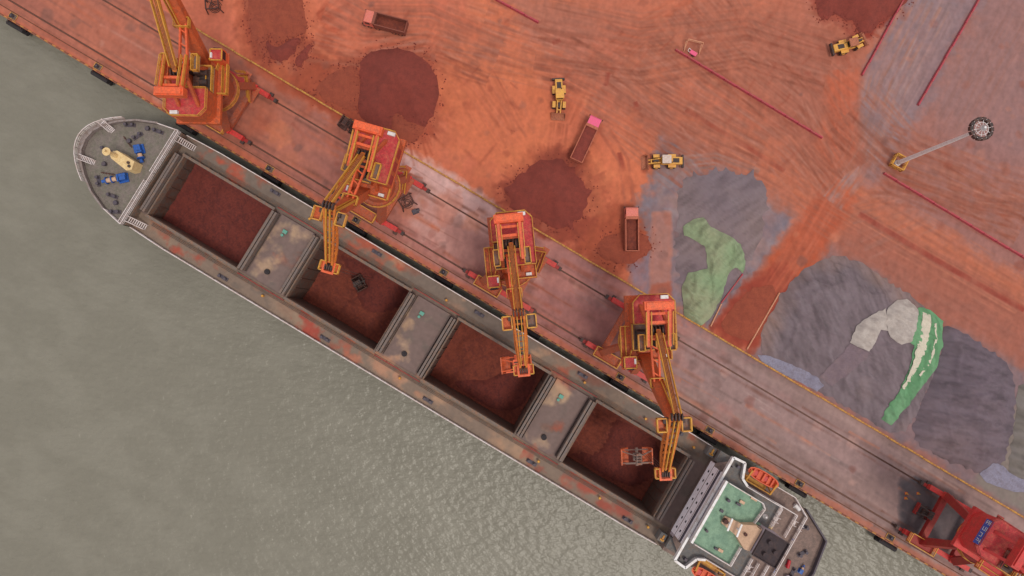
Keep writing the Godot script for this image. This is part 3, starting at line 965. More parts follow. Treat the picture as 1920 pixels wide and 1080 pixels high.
	b.rail([mid + Vector3(-1.2, 0.7, -0.9), mid + Vector3(1.3, 0.7, -0.9), mid + Vector3(1.3, 0.7, 0.6), mid + Vector3(-1.2, 0.7, 0.6)], true, 0.9, 0.13)
	obj("railing", b, "crane_yellow", rack)
	b = MB.new(u)
	var a0 := Vector3(0, 28.6, -2.2)
	b.taper(a0, tail, 0.72, 0.7, 0.72, 0.7)
	var tie := obj("tie_beam", b, ochre, root)
	b = MB.new(u)
	for x in [-0.55, 0.55]: b.rail([a0 + Vector3(x, 0.35, 0.5), tail + Vector3(x, 0.35, -0.4)], false, 0.85, 0.15, 1.2)
	obj("railing", b, "crane_yellow", tie)
	b = MB.new(u)
	for x in [-0.2, 0.0, 0.2]: b.bar(a0 + Vector3(x, 0.55, 0), tail + Vector3(x, 0.45, 0), 0.05)
	obj("hoist_rope", b, "rope_steel", tie)
	b = MB.new(u)
	var low_mid := tip.lerp(head, 0.5) + Vector3(0, -1.1, 0)
	for sx in [-1, 1]:
		var pts := []
		var pl := []
		for i in 6:
			var k := i / 5.0
			var w := lerpf(0.85, 0.5, k)
			pts.append(tail.lerp(head, k) + Vector3(sx * w, 0.2, 0))
			var q := tip.lerp(low_mid, k * 2.0) if k < 0.5 else low_mid.lerp(head + Vector3(0, -0.5, 0), k * 2.0 - 1.0)
			pl.append(q + Vector3(sx * (w + 0.25 * sin(PI * k)), -0.2, 0))
		for i in 5:
			b.bar(pts[i], pts[i + 1], 0.32, 0.4)
			b.bar(pl[i], pl[i + 1], 0.3, 0.4)
			b.bar(pts[i], pl[i], 0.16)
			b.bar(pl[i], pts[i + 1], 0.16)
		for i in 6:
			if sx == 1:
				b.bar(pts[i], pts[i] - Vector3(2 * lerpf(0.85, 0.5, i / 5.0), 0, 0), 0.2)
				b.bar(pl[i], pl[i] - Vector3(2 * (lerpf(0.85, 0.5, i / 5.0) + 0.25 * sin(PI * i / 5.0)), 0, 0), 0.2)
	var trunk := obj("trunk_jib", b, ochre, root)
	b = MB.new(u)
	for x in [-0.3, 0.3]: b.rail([tail.lerp(head, 0.08) + Vector3(x, 0.45, 0), tail.lerp(head, 0.92) + Vector3(x, 0.45, 0)], false, 0.8, 0.13)
	obj("railing", b, "crane_yellow", trunk)
	for x in [-0.75, -0.25, 0.25, 0.75]:
		b = MB.new(u)
		b.cyl(tail + Vector3(x - 0.1, 0.5, 0.2), tail + Vector3(x + 0.1, 0.5, 0.2), 0.6, 0.6, 12)
		obj("sheave", b, "machine_dark", trunk)
		b = MB.new(u)
		b.cyl(head + Vector3(x * 0.7 - 0.1, 0.3, 0), head + Vector3(x * 0.7 + 0.1, 0.3, 0), 0.62, 0.62, 12)
		obj("sheave", b, "machine_dark", trunk)
	b = MB.new(u)
	b.cyl(tip + Vector3(-1.3, 0, 0), tip + Vector3(1.3, 0, 0), 0.35, 0.35, 10)
	obj("hinge_pin", b, "machine_dark", trunk)
	for x in [-1.25, 1.25]:
		b = MB.new(u)
		b.mm(tip.x + x - 0.4, tip.x + x + 0.4, tip.y + 0.1, tip.y + 0.8, tip.z - 1.1, tip.z - 0.2)
		obj("bearing_block", b, "machine_dark", trunk)
	for sx in [-1, 1]:
		b = MB.new(u)
		b.mm(sx * 1.1, sx * 2.6, tip.y - 0.3, tip.y - 0.2, tip.z - 1.0, tip.z + 1.1)
		b.bar(tip + Vector3(sx * 0.6, -0.4, 0), tip + Vector3(sx * 2.4, -0.4, 0), 0.18)
		var jp := obj("joint_platform", b, paint if sx < 0 else "grate_grey", root)
		b = MB.new(u)
		b.rail([tip + Vector3(sx * 1.15, -0.2, -0.95), tip + Vector3(sx * 2.55, -0.2, -0.95), tip + Vector3(sx * 2.55, -0.2, 1.05), tip + Vector3(sx * 1.15, -0.2, 1.05)], true, 1.0, 0.17)
		obj("railing", b, "crane_yellow", jp)
	b = MB.new(u)
	b.mm(-1.6, 1.6, head.y - 0.75, head.y - 0.65, head_z - 0.8, head_z + 0.9)
	b.bar(head + Vector3(-0.85, 0.3, -0.7), head + Vector3(-0.85, 0.3, 0.9), 0.3)
	b.bar(head + Vector3(0.85, 0.3, -0.7), head + Vector3(0.85, 0.3, 0.9), 0.3)
	b.bar(head + Vector3(-1.0, 0.3, 0.95), head + Vector3(1.0, 0.3, 0.95), 0.35)
	b.bar(head + Vector3(-1.0, 0.3, -0.75), head + Vector3(1.0, 0.3, -0.75), 0.25)
	var hp := obj("head_platform", b, bright, root)
	b = MB.new(u)
	for sx in [-1, 1]:
		b.rail([head + Vector3(sx * 0.95, -0.65, -0.75), head + Vector3(sx * 1.6, -0.65, -0.75), head + Vector3(sx * 1.6, -0.65, 0.8), head + Vector3(sx * 0.95, -0.65, 0.8)], true, 1.0, 0.15)
	obj("railing", b, "crane_yellow", hp)
	if rope_to < 90.0:
		for x in [-0.5, 0.5]:
			for z in [-0.25, 0.25]:
				b = MB.new(u)
				b.cyl(Vector3(x, head.y + 0.2, head_z + z), Vector3(x * 0.8, rope_to, head_z + z), 0.035, 0.035, 6)
				obj("grab_rope", b, "rope_steel", root)
	# driver's cabin and the walk to it
	b = MB.new(u)
	b.mm(-4.8, -3.0, 18.90, 19.02, -3.0, 2.3)
	b.mm(-4.7, -2.2, 18.90, 19.10, 2.3, 4.7)
	for z in [-2.0, 0.5, 2.6]: b.bar(Vector3(-3.6, 18.80, z), Vector3(-4.7, 18.85, z), 0.18)
	var walk := obj("cabin_walkway", b, paint, root)
	b = MB.new(u)
	b.rail([Vector3(-3.15, 19.02, -2.9), Vector3(-4.75, 19.02, -2.9), Vector3(-4.75, 19.02, 2.4)], false, 1.0, 0.14)
	b.rail([Vector3(-3.9, 19.02, -2.9), Vector3(-3.9, 19.02, 2.2)], false, 1.0, 0.1)
	obj("railing", b, "crane_yellow", walk)
	b = MB.new(u)
	b.extrude(PackedVector2Array([Vector2(2.4, 19.10), Vector2(4.1, 19.10), Vector2(4.65, 20.20), Vector2(4.5, 21.80), Vector2(2.4, 21.80)]), -4.55, -2.6)
	var cab := obj("driver_cabin", b, bright, root)
	b = MB.new(u)
	b.mm(-4.7, -2.45, 21.80, 21.95, 2.25, 4.35)
	obj("cabin_roof", b, "crane_roof", cab)
	b = MB.new(u)
	b.mm(-2.95, -2.65, 21.95, 22.30, 2.7, 3.6)
	obj("air_conditioner", b, "white_paint", cab)
	b = MB.new(u)
	b.bar(Vector3(-4.6, 22.00, 2.3), Vector3(-4.6, 22.00, 4.3), 0.2)
	b.bar(Vector3(-2.55, 22.00, 2.3), Vector3(-2.55, 22.00, 4.3), 0.2)
	b.bar(Vector3(-4.6, 22.00, 2.35), Vector3(-2.55, 22.00, 2.35), 0.2)
	b.bar(Vector3(-4.6, 22.00, 4.3), Vector3(-2.55, 22.00, 4.3), 0.2)
	obj("roof_trim", b, "crane_yellow", cab)
	b = MB.new(u)
	b.hexa([Vector3(-4.4, 20.30, 4.66), Vector3(-2.75, 20.30, 4.66), Vector3(-2.75, 21.65, 4.56), Vector3(-4.4, 21.65, 4.56), Vector3(-4.4, 20.30, 4.6), Vector3(-2.75, 20.30, 4.6), Vector3(-2.75, 21.65, 4.48), Vector3(-4.4, 21.65, 4.48)])
	b.mm(-4.58, -4.54, 20.30, 21.50, 2.8, 4.3)
	b.mm(-2.61, -2.57, 20.30, 21.50, 2.8, 4.3)
	b.hexa([Vector3(-4.2, 21.82, 4.4), Vector3(-3.0, 21.82, 4.4), Vector3(-3.0, 21.88, 4.62), Vector3(-4.2, 21.88, 4.62), Vector3(-4.2, 21.88, 4.4), Vector3(-3.0, 21.88, 4.4), Vector3(-3.0, 21.92, 4.6), Vector3(-4.2, 21.92, 4.6)])
	obj("window", b, "glass", cab)
	if red:     # name board standing on the rear edge of the roof
		b = MB.new(u)
		b.hexa([Vector3(-1.75, 23.6, -8.75), Vector3(2.85, 23.6, -8.75), Vector3(2.85, 24.5, -8.1), Vector3(-1.75, 24.5, -8.1), Vector3(-1.75, 23.5, -8.65), Vector3(2.85, 23.5, -8.65), Vector3(2.85, 24.4, -8.0), Vector3(-1.75, 24.4, -8.0)])
		for x in [-1.4, 2.5]: b.bar(Vector3(x, 23.5, -7.4), Vector3(x, 24.2, -8.1), 0.1)
		var board := obj("name_board", b, "sign_blue", house)
		b = MB.new(u)
		var o := Vector3(0, 23.66, -8.77)
		var dy := Vector3(0, 0.9, 0.65)
		for i in 4:      # four white characters, too coarse in the photograph to read
			var cx := 2.3 - i * 1.15
			var sk := [[0, .5, 1, .5], [.5, .05, .5, .95], [0, .95, 1, .95], [.1, .1, .9, .1], [.1, .1, .1, .5], [.9, .1, .9, .5], [0, .75, 1, .75], [.2, .5, 0, .05]]
			for q in 5:
				var s: Array = sk[(q * 3 + i * 2) % 8]
				b.bar(o + Vector3(cx - (s[0] - 0.5) * 0.75, 0, 0) + dy * (0.12 + s[1] * 0.76), o + Vector3(cx - (s[2] - 0.5) * 0.75, 0, 0) + dy * (0.12 + s[3] * 0.76), 0.075, 0.03)
		obj("lettering", b, "rail_white", board)
	return root

# ------------------------------------------------------------------ clamshell grab, jaws open
func grab(label: String, at: Vector3, yaw: float, shell: String, bars: String, opened := 2.5, size := 1.0, group := "") -> Node3D:
	var root := thing("clamshell_grab", label, "grab", Transform3D(Basis(Vector3.UP, yaw).scaled(Vector3.ONE * size), at), group)
	for s in [-1, 1]:
		var b := MB.new()
		var prof := []
		for i in 8:
			var a := lerpf(-0.35, 1.95, i / 7.0)
			prof.append(Vector2(s * (opened - 0.75 + 1.25 * sin(a)), 1.15 - 1.15 * cos(a)))
		for i in 7:
			var p: Vector2 = prof[i]
			var q: Vector2 = prof[i + 1]
			var c := Vector3(0, 1.3, s * (opened - 0.75))
			b.hexa([Vector3(-1.45, p.y, p.x), Vector3(1.45, p.y, p.x), Vector3(1.45, q.y, q.x), Vector3(-1.45, q.y, q.x), Vector3(-1.45, p.y, p.x).lerp(c, 0.06), Vector3(1.45, p.y, p.x).lerp(c, 0.06), Vector3(1.45, q.y, q.x).lerp(c, 0.06), Vector3(-1.45, q.y, q.x).lerp(c, 0.06)])
		var side := PackedVector2Array()
		for p in prof: side.append(p)
		for x in [-1.5, 1.42]: b.extrude(side, x, x + 0.08)
		var jaw := obj("jaw", b, shell, root)
		b = MB.new()
		for x in [-1.0, 0.0, 1.0]: b.bar(Vector3(x, 2.0, s * (opened + 0.42)), Vector3(x, 0.9, s * (opened + 0.5)), 0.16)
		b.bar(Vector3(-1.5, 1.95, s * (opened + 0.4)), Vector3(1.5, 1.95, s * (opened + 0.4)), 0.22)
		obj("stiffener", b, shell, jaw)
		for x in [-1.1, 1.1]:
			b = MB.new()
			b.bar(Vector3(x * 0.55, 4.1, s * 0.35), Vector3(x, 1.9, s * (opened + 0.3)), 0.2)
			obj("arm", b, bars, root)
	var b := MB.new()
	b.mm(-1.0, 1.0, 3.9, 4.4, -0.5, 0.5)
	obj("head_beam", b, bars, root)
	b = MB.new()
	b.mm(-1.7, 1.7, 1.3, 1.7, -0.25, 0.25)
	b.mm(-0.7, 0.7, 1.0, 1.9, -0.7, 0.7)
	for x in [-1.3, 1.3]: b.bar(Vector3(x, 1.5, -opened + 0.3), Vector3(x, 1.5, opened - 0.3), 0.22)
	obj("lower_beam", b, bars, root)
	b = MB.new()
	for x in [-0.5, 0.0, 0.5]:
		b.cyl(Vector3(x - 0.08, 4.3, 0), Vector3(x + 0.08, 4.3, 0), 0.4, 0.4, 12)
		b.cyl(Vector3(x - 0.08, 1.9, 0), Vector3(x + 0.08, 1.9, 0), 0.4, 0.4, 12)
		b.bar(Vector3(x, 1.9, 0.35), Vector3(x, 4.3, 0.35), 0.05)
	obj("sheave", b, "machine_dark", root)
	return root

# ------------------------------------------------------------------ the bulk carrier (x from bow to stern, z to starboard, y as in the world)
const SHIP_T := 26.2
var hull_line := PackedVector2Array()
var holds := [[-65.0, -44.2], [-32.6, -12.2], [-0.8, 20.0], [31.0, 51.6]]
var HZ0 := -6.85
var HZ1 := 6.7

func make_hull_line():
	var half := [Vector2(-82.6, 0), Vector2(-82.2, 2.2), Vector2(-81.0, 4.2), Vector2(-79.0, 6.2), Vector2(-76.0, 8.3), Vector2(-72.0, 10.0), Vector2(-67.5, 10.9), Vector2(-60, 11.3), Vector2(0, 11.35), Vector2(50, 11.3), Vector2(62, 11.0), Vector2(70, 10.7), Vector2(75.8, 9.9), Vector2(82.0, 6.6), Vector2(82.9, 0)]
	for p in half: hull_line.append(p)
	for i in range(half.size() - 2, 0, -1): hull_line.append(Vector2(half[i].x, -half[i].y))

func hull_half(x: float) -> float:
	for i in 14:
		if x <= hull_line[i + 1].x:
			return lerpf(hull_line[i].y, hull_line[i + 1].y, (x - hull_line[i].x) / (hull_line[i + 1].x - hull_line[i].x))
	return 0.0

func deck_texture() -> ImageTexture:      # dust, ore spills and worn paint on the main deck, 6 pixels a metre
	var w := 1024
	var h := 160
	var im := Image.create(w, h, false, Image.FORMAT_RGB8)
	var spots := []
	for i in 110:
		spots.append([rng.randf_range(-66, 54), [-9.2, 9.2, 0.0][i % 3] + rng.randf_range(-2.2, 2.2), rng.randf_range(0.6, 3.2), [c8(160, 76, 56), c8(180, 140, 112), c8(120, 84, 72), c8(150, 116, 96)][rng.randi() % 4], rng.randf_range(0.3, 0.8)])
	for a in [[-41, -4, 3], [-41.2, 0, 2.6], [-41, 3.6, 2.6], [-36, -5.5, 2], [-9.3, -5, 3], [-9.6, -1, 2.2], [-8, 3, 2.2], [-5, 5, 2.5], [23, -4.6, 3], [23.4, -2, 1.6], [27, -5.5, 2.2], [26, 5, 2]]:
		spots.append([float(a[0]), float(a[1]), float(a[2]), c8(182, 150, 122), 0.75])
	for a in [[-60, -9.4, 3, c8(176, 84, 62)], [-55, -8.8, 3, c8(170, 82, 62)], [-25, -9.0, 4.5, c8(172, 84, 62)], [-18, 9.2, 5.5, c8(172, 78, 58)], [-24, 9.4, 3, c8(160, 70, 56)], [-53, 9.6, 4, c8(168, 76, 58)], [36, 9.4, 6, c8(160, 76, 60)], [44, -9.2, 4, c8(168, 78, 58)], [46, 9, 4, c8(150, 76, 62)], [2, 9.2, 8, c8(176, 138, 112)], [-10, 9.2, 6, c8(172, 128, 104)]]:
		spots.append([float(a[0]), float(a[1]), float(a[2]), a[3], 0.9])
	for i in w:
		var x := (i + 0.5) / w * 168.0 - 84.0
		var near := []
		for s in spots:
			if absf(x - s[0]) < s[2] * 2.2: near.append(s)
		for j in h:
			var z := (j + 0.5) / h * 25.0 - 12.5
			var a := noise_at(0, x * 5.0, z * 5.0 + 20.0)
			var b := noise_at(1, x * 6.0 + 9.0, z * 6.0)
			var c := (c8(128, 109, 96) if z > 6.0 else c8(118, 103, 93)).lerp(c8(150, 124, 104), clampf((a - 0.5) * 4.0, 0, 1) * (0.8 if z > 6.0 else 0.35))
			if absf(z) < 7.2: c = c8(118, 98, 93)
			c = c.lerp(c8(100, 90, 84), clampf((b - 0.55) * 4.0, 0, 1) * 0.5)
			for s in near:
				var dx: float = absf(x - s[0])
				var d: float = sqrt(dx * dx * 0.5 + (z - s[1]) * (z - s[1]) * 1.6) / s[2]
				var k := clampf((1.0 - d) * 0.9 + (a - 0.5) * 2.0 + (b - 0.5) * 2.4 - 0.1, 0.0, 1.0)
				if d < 1.5: c = c.lerp(s[3], k * s[4])
			var f := 0.94 + 0.12 * noise_at(2, i, j)
			im.set_pixel(i, j, Color(c.r * f, c.g * f, c.b * f))
	return ImageTexture.create_from_image(im)

func deck_uv(o: MeshInstance3D) -> void:    # lay the deck picture over x and z
	var arr := o.mesh.surface_get_arrays(0)
	var uv := PackedVector2Array()
	for p in arr[Mesh.ARRAY_VERTEX]: uv.append(Vector2((p.x + 84.0) / 168.0, (p.z + 12.5) / 25.0))
	arr[Mesh.ARRAY_TEX_UV] = uv
	var m := ArrayMesh.new()
	m.add_surface_from_arrays(Mesh.PRIMITIVE_TRIANGLES, arr)
	o.mesh = m

func band(x0: float, x1: float) -> PackedVector2Array:     # the hull's plan between two frames
	var r := PackedVector2Array()
	var xs := [x0]
	for p in hull_line:
		if p.x > x0 and p.x < x1 and not xs.has(p.x): xs.append(p.x)
	xs.append(x1)
	xs.sort()
	for x in xs: r.append(Vector2(x, hull_half(x)))
	for i in range(xs.size() - 1, -1, -1):
		var k := hull_half(xs[i])
		if k > 0.01: r.append(Vector2(xs[i], -k))
	return r

func inset(pl: PackedVector2Array, d: float) -> PackedVector2Array:
	var r := Geometry2D.offset_polygon(pl, -d, Geometry2D.JOIN_MITER)
	return r[0] if r.size() else pl

func side_rail(b: MB, x0: float, x1: float, sgn: float, y: float, d: float, w: float, step := 2.5):
	var pts := []
	var k := int(ceil((x1 - x0) / 4.0))
	for i in k + 1:
		var x := lerpf(x0, x1, float(i) / k)
		pts.append(Vector3(x, y, sgn * (hull_half(x) - d)))
	b.rail(pts, false, 1.1, w, step)

func bollard_pair(root: Node3D, x: float, y: float, z: float, turn := 0.0):
	var b := MB.new(Transform3D(Basis(Vector3.UP, turn), Vector3(x, y, z)))
	b.mm(-1.1, 1.1, 0, 0.15, -0.35, 0.35)
	for k in [-0.65, 0.65]:
		b.cyl(Vector3(k, 0.15, 0), Vector3(k, 0.85, 0), 0.24, 0.24, 10)
		b.cyl(Vector3(k, 0.85, 0), Vector3(k, 0.95, 0), 0.3, 0.3, 10)
	obj("mooring_bollard", b, "deck_iron", root)

func winch(root: Node3D, x: float, y: float, z: float, turn: float, drums := 2, size := 1.0):
	var t := Transform3D(Basis(Vector3.UP, turn).scaled(Vector3.ONE * size), Vector3(x, y, z))
	var b := MB.new(t)
	b.mm(-1.0, 0.9, 0, 0.25, -0.9, 0.9)
	b.mm(-0.8, 0.4, 0.25, 1.2, -0.55, 0.25)
	b.mm(0.5, 0.8, 0.25, 1.3, -0.7, 0.7)
	b.cyl(Vector3(-0.9, 0.8, 0.5), Vector3(0.6, 0.8, 0.5), 0.4, 0.4, 10)
	var o := obj("windlass", b, "winch_blue", root)
	for i in drums:
		b = MB.new(t)
		var c := 1.0 + i * 1.15
		b.cyl(Vector3(c, 0.8, 0), Vector3(c + 0.8, 0.8, 0), 0.45, 0.45, 12)
		obj("rope_drum", b, "beige", o)
		b = MB.new(t)
		b.cyl(Vector3(c + 0.8, 0.8, 0), Vector3(c + 0.95, 0.8, 0), 0.75, 0.75, 12)
		b.mm(c + 0.8, c + 1.0, 0, 0.8, -0.3, 0.3)
		obj("drum_flange", b, "winch_blue", o)
	b = MB.new(t)
	b.cyl(Vector3(1.0 + drums * 1.15, 0.8, 0), Vector3(1.6 + drums * 1.15, 0.8, 0), 0.25, 0.35, 10)
	obj("warping_head", b, "winch_blue", o)

func ladder(root: Node3D, a: Vector3, q: Vector3, w := 0.8):
	var b := MB.new()
	var side := (q - a).cross(Vector3.UP).normalized() * w * 0.5
	for s in [-1, 1]:
		b.bar(a + side * s, q + side * s, 0.09, 0.2)
		b.bar(a + side * s + Vector3(0, 0.95, 0), q + side * s + Vector3(0, 0.95, 0), 0.1)
		for k in [0.0, 0.5, 1.0]: b.bar(a.lerp(q, k) + side * s, a.lerp(q, k) + side * s + Vector3(0, 0.95, 0), 0.07)
	for i in 9: b.bar(a.lerp(q, (i + 0.5) / 9.0) - side, a.lerp(q, (i + 0.5) / 9.0) + side, 0.2, 0.04)
	obj("ladder", b, "rail_white", root)

func build_ship():
	var dm := StandardMaterial3D.new()
	dm.albedo_texture = deck_texture()
	dm.roughness = 0.8
	M["main_deck"] = dm
	var root := thing("cargo_ship", "long grey bulk carrier with four open holds moored at the ore quay", "ship", Transform3D(QB, QW(0, SHIP_T)))
	# shell plating, open at the top
	var b := MB.new()
	for i in hull_line.size():
		var p := hull_line[i]
		var q := hull_line[(i + 1) % hull_line.size()]
		var top := 3.0 if minf(p.x, q.x) > -67.6 and maxf(p.x, q.x) < 62.1 else 5.5
		b.quad(Vector3(p.x, -12, p.y), Vector3(q.x, -12, q.y), Vector3(q.x, top, q.y), Vector3(p.x, top, p.y), Vector3((p.x + q.x) * 0.5, 0, 0))
	b.prism(inset(band(-82, 82), 0.3), -12.0, -11.6)
	obj("hull", b, "hull", root)
	# main deck: side strips and the strips between the hatches
	b = MB.new()
	var edge := [-67.4]
	for h in holds: edge.append_array([h[0] - 0.31, h[1] + 0.31])
	edge.append(56.0)
	for i in edge.size() - 1:
		var x0: float = edge[i]
		var x1: float = edge[i + 1]
		if i % 2 == 0:
			b.prism(band(x0, x1), 2.85, 3.0)
		else:
			for s in [-1, 1]:
				var z: float = HZ1 + 0.31 if s > 0 else -HZ0 + 0.31
				b.prism(PackedVector2Array([Vector2(x0, s * z), Vector2(x1, s * z), Vector2(x1, s * hull_half(x1)), Vector2(x0, s * hull_half(x0))]), 2.85, 3.0)
	deck_uv(obj("main_deck", b, "main_deck", root))
	# hatches
	for i in 4:
		var x0: float = holds[i][0]
		var x1: float = holds[i][1]
		b = MB.new()
		b.mm(x0 - 0.3, x1 + 0.3, 2.8, 4.5, HZ0 - 0.3, HZ0)
		b.mm(x0 - 0.3, x1 + 0.3, 2.8, 4.5, HZ1, HZ1 + 0.3)
		b.mm(x0 - 0.3, x0, 2.8, 4.5, HZ0, HZ1)
		b.mm(x1, x1 + 0.3, 2.8, 4.5, HZ0, HZ1)
		for s in [[HZ0 - 0.55, HZ0 - 0.05], [HZ1 + 0.05, HZ1 + 0.55]]: b.mm(x0 - 0.4, x1 + 0.4, 4.5, 4.62, s[0], s[1])
		var k := x0 + 1.0
		while k < x1:       # coaming stays
			b.mm(k, k + 0.12, 3.0, 4.4, HZ0 - 0.7, HZ0 - 0.3)
			b.mm(k, k + 0.12, 3.0, 4.4, HZ1 + 0.3, HZ1 + 0.7)
			k += 2.2
		obj("hatch_coaming", b, "coaming", root)
		b = MB.new()
		b.mm(x0 - 0.28, x1 + 0.28, -11.5, 2.8, HZ0 - 0.28, HZ0 - 0.02)
		b.mm(x0 - 0.28, x1 + 0.28, -11.5, 2.8, HZ1 + 0.02, HZ1 + 0.28)
		b.mm(x0 - 0.28, x0 - 0.02, -11.5, 2.8, HZ0, HZ1)
		b.mm(x1 + 0.02, x1 + 0.28, -11.5, 2.8, HZ0, HZ1)
		for q in 5:
			var z := lerpf(HZ0, HZ1, (q + 1) / 6.0)
			b.mm(x0 - 0.02, x0 + 0.14, -11.5, 2.6, z - 0.07, z + 0.07)
			b.mm(x1 - 0.14, x1 + 0.02, -11.5, 2.6, z - 0.07, z + 0.07)
		obj("hold_wall", b, "hold_wall", root)
		# folded covers standing at both ends, two leaves each
		for e in [[x0 - 0.35, -1.0], [x1 + 0.35, 1.0]]:
			for leaf in 2:
				b = MB.new()
				var xa: float = e[0] + e[1] * (0.12 + leaf * 0.62)
				var xb: float = xa + e[1] * 0.44
				b.mm(xa, xb, 3.2, 5.5 - leaf * 0.1, HZ0 + 0.15, HZ1 - 0.15)
				for z in 6:
					var zz := lerpf(HZ0 + 1.2, HZ1 - 1.2, z / 5.0)
					b.mm(xb, xb + e[1] * 0.06, 3.4, 5.3, zz - 0.08, zz + 0.08)
				obj("hatch_cover", b, "cover", root)
	# raised trunk between neighbouring hatches, with its fittings
	for i in 3:
		var x0: float = holds[i][1] + 1.9
		var x1: float = holds[i + 1][0] - 1.9
		b = MB.new()
		b.mm(x0, x1, 3.0, 3.7, HZ0 - 0.1, HZ1 + 0.1)
		var tr := obj("hatch_trunk", b, "main_deck", root)
		deck_uv(tr)
		b = MB.new()
		b.mm(x0 + 2.0, x0 + 2.9, 3.7, 4.2, -4.6, -3.9)
		b.cyl(Vector3(x0 + 2.3, 3.7, -3.4), Vector3(x0 + 2.3, 4.1, -3.4), 0.3, 0.3, 8)
		obj("ventilator", b, "teal", tr)
		b = MB.new()
		b.cyl(Vector3(x0 + 3.6, 3.7, 4.4), Vector3(x0 + 3.6, 4.2, 4.4), 0.55, 0.55, 12)
		obj("access_hatch", b, "rubber", tr)
		for zz in [HZ0 - 0.9, HZ1 + 0.9]:
			b = MB.new()
			b.bar(Vector3(x0 - 1.5, 3.75, zz), Vector3(x1 + 1.5, 3.75, zz), 0.14)
			for k in 5:
				var x := lerpf(x0 - 1.4, x1 + 1.4, k / 4.0)
				b.bar(Vector3(x, 3.0, zz), Vector3(x, 3.75, zz), 0.08)
			obj("deck_pipe", b, "crane_darkred", root)
	# side railings, painted white
	for s in [-1, 1]:
		b = MB.new()
		side_rail(b, -67.0, 55.0, s, 3.0, 0.15, 0.16)
		obj("side_railing", b, "rail_white", root)
		for k in 3:
			b = MB.new()
			b.bar(Vector3(-64, 3.25, s * (7.9 + k * 0.25)), Vector3(54, 3.25, s * (7.9 + k * 0.25)), 0.1)
			obj("deck_pipe", b, "coaming", root)
		for x in [-46.0, -22.0, 2.0, 26.0, 48.0]:
			bollard_pair(root, x, 3.0, s * 10.0)
		for x in [-37.0, -5.0, 27.0, 41.0, 52.0]:
			b = MB.new()
			b.cyl(Vector3(x, 3.0, s * 9.0), Vector3(x, 3.9, s * 9.0), 0.15, 0.15, 8)
			b.cyl(Vector3(x, 3.9, s * 9.0), Vector3(x, 4.05, s * 9.0), 0.3, 0.22, 10)
			obj("air_vent", b, "crane_yellow", root)
	# ---- forecastle
	b = MB.new()
	var fc := band(-82.6, -67.4)
	b.prism(inset(fc, 0.12), 2.9, 5.5)
	var fdeck := obj("forecastle", b, "fore_deck", root)
	b = MB.new()
	b.mm(-67.4, -67.28, 3.0, 5.5, -10.7, 10.7)
	obj("forecastle_bulkhead", b, "coaming", fdeck)
	b = MB.new()      # bulwark round the bow
	for i in hull_line.size():
		var p := hull_line[i]
		var q := hull_line[(i + 1) % hull_line.size()]
		if maxf(p.x, q.x) > -71.9: continue
		b.bar(Vector3(p.x, 6.0, p.y), Vector3(q.x, 6.0, q.y), 0.16, 1.1)
		b.bar(Vector3(p.x, 6.6, p.y), Vector3(q.x, 6.6, q.y), 0.34, 0.1)
	obj("bow_bulwark", b, "bulwark", fdeck)
	b = MB.new()
	for s in [-1, 1]:
		b.rail([Vector3(-72.0, 5.5, s * 9.9), Vector3(-67.6, 5.5, s * 10.8)], false, 1.1, 0.16)
		b.rail([Vector3(-67.6, 5.5, s * 10.8), Vector3(-67.6, 5.5, s * 1.0)], false, 1.1, 0.16)
		b.rail([Vector3(-68.2, 5.5, s * 10.5), Vector3(-68.2, 5.5, s * 1.0)], false, 1.1, 0.12)
	b.rail([Vector3(-67.6, 5.5, -1), Vector3(-67.6, 5.5, 1)], false, 1.1, 0.16)
	obj("forecastle_railing", b, "rail_white", fdeck)
	# gallery round the stem with a rail of its own
	b = MB.new()
	var outer := PackedVector2Array()
	for i in 13:
		var a := lerpf(-1.0, 1.0, i / 12.0)
		outer.append(Vector2(-84.2 + 5.4 * a * a, a * 7.4))
	for i in 12:
		var p := outer[i]
		var q := outer[i + 1]
		b.hexa([Vector3(p.x, 5.3, p.y), Vector3(q.x, 5.3, q.y), Vector3(q.x + 2.2, 5.3, q.y * 0.9), Vector3(p.x + 2.2, 5.3, p.y * 0.9), Vector3(p.x, 5.42, p.y), Vector3(q.x, 5.42, q.y), Vector3(q.x + 2.2, 5.42, q.y * 0.9), Vector3(p.x + 2.2, 5.42, p.y * 0.9)])
	var gal := obj("stem_gallery", b, "bulwark", root)
	b = MB.new()
	var rp := []
	for p in outer: rp.append(Vector3(p.x, 5.42, p.y))
	b.rail(rp, false, 1.1, 0.15)
	obj("railing", b, "rail_white", gal)
	for a in [[-81.5, -4.6, -79.2, -4.0], [-81.3, 3.6, -79.0, 3.2]]:
		ladder(root, Vector3(a[0], 6.6, a[1]), Vector3(a[2], 5.5, a[3]), 1.0)
	for s in [-1, 1]: ladder(root, Vector3(-67.3, 5.5, s * 9.3), Vector3(-64.6, 3.0, s * 9.3), 1.1)
	winch(root, -72.6, 5.5, -3.6, -0.75, 1)
	winch(root, -72.4, 5.5, 2.9, -2.4, 2)
	b = MB.new()       # cream foremast housing
	b.prism(PackedVector2Array([Vector2(-75.2, -0.9), Vector2(-74.6, -1.4), Vector2(-70.6, -1.3), Vector2(-70.2, 0.3), Vector2(-71.0, 1.0), Vector2(-74.8, 0.5), Vector2(-75.4, 0.0)]), 5.5, 8.6)
	var fm := obj("foremast_house", b, "cream", root)
	b = MB.new()
	b.cyl(Vector3(-74.3, 8.6, -0.4), Vector3(-74.6, 11.2, -0.4), 0.45, 0.35, 12)
	b.cyl(Vector3(-74.6, 11.2, -0.4), Vector3(-74.6, 11.3, -0.4), 0.8, 0.8, 14)
	b.cyl(Vector3(-74.6, 11.3, -0.4), Vector3(-74.6, 12.0, -0.4), 0.2, 0.2, 10)
	obj("foremast", b, "cream", fm)
	b = MB.new()
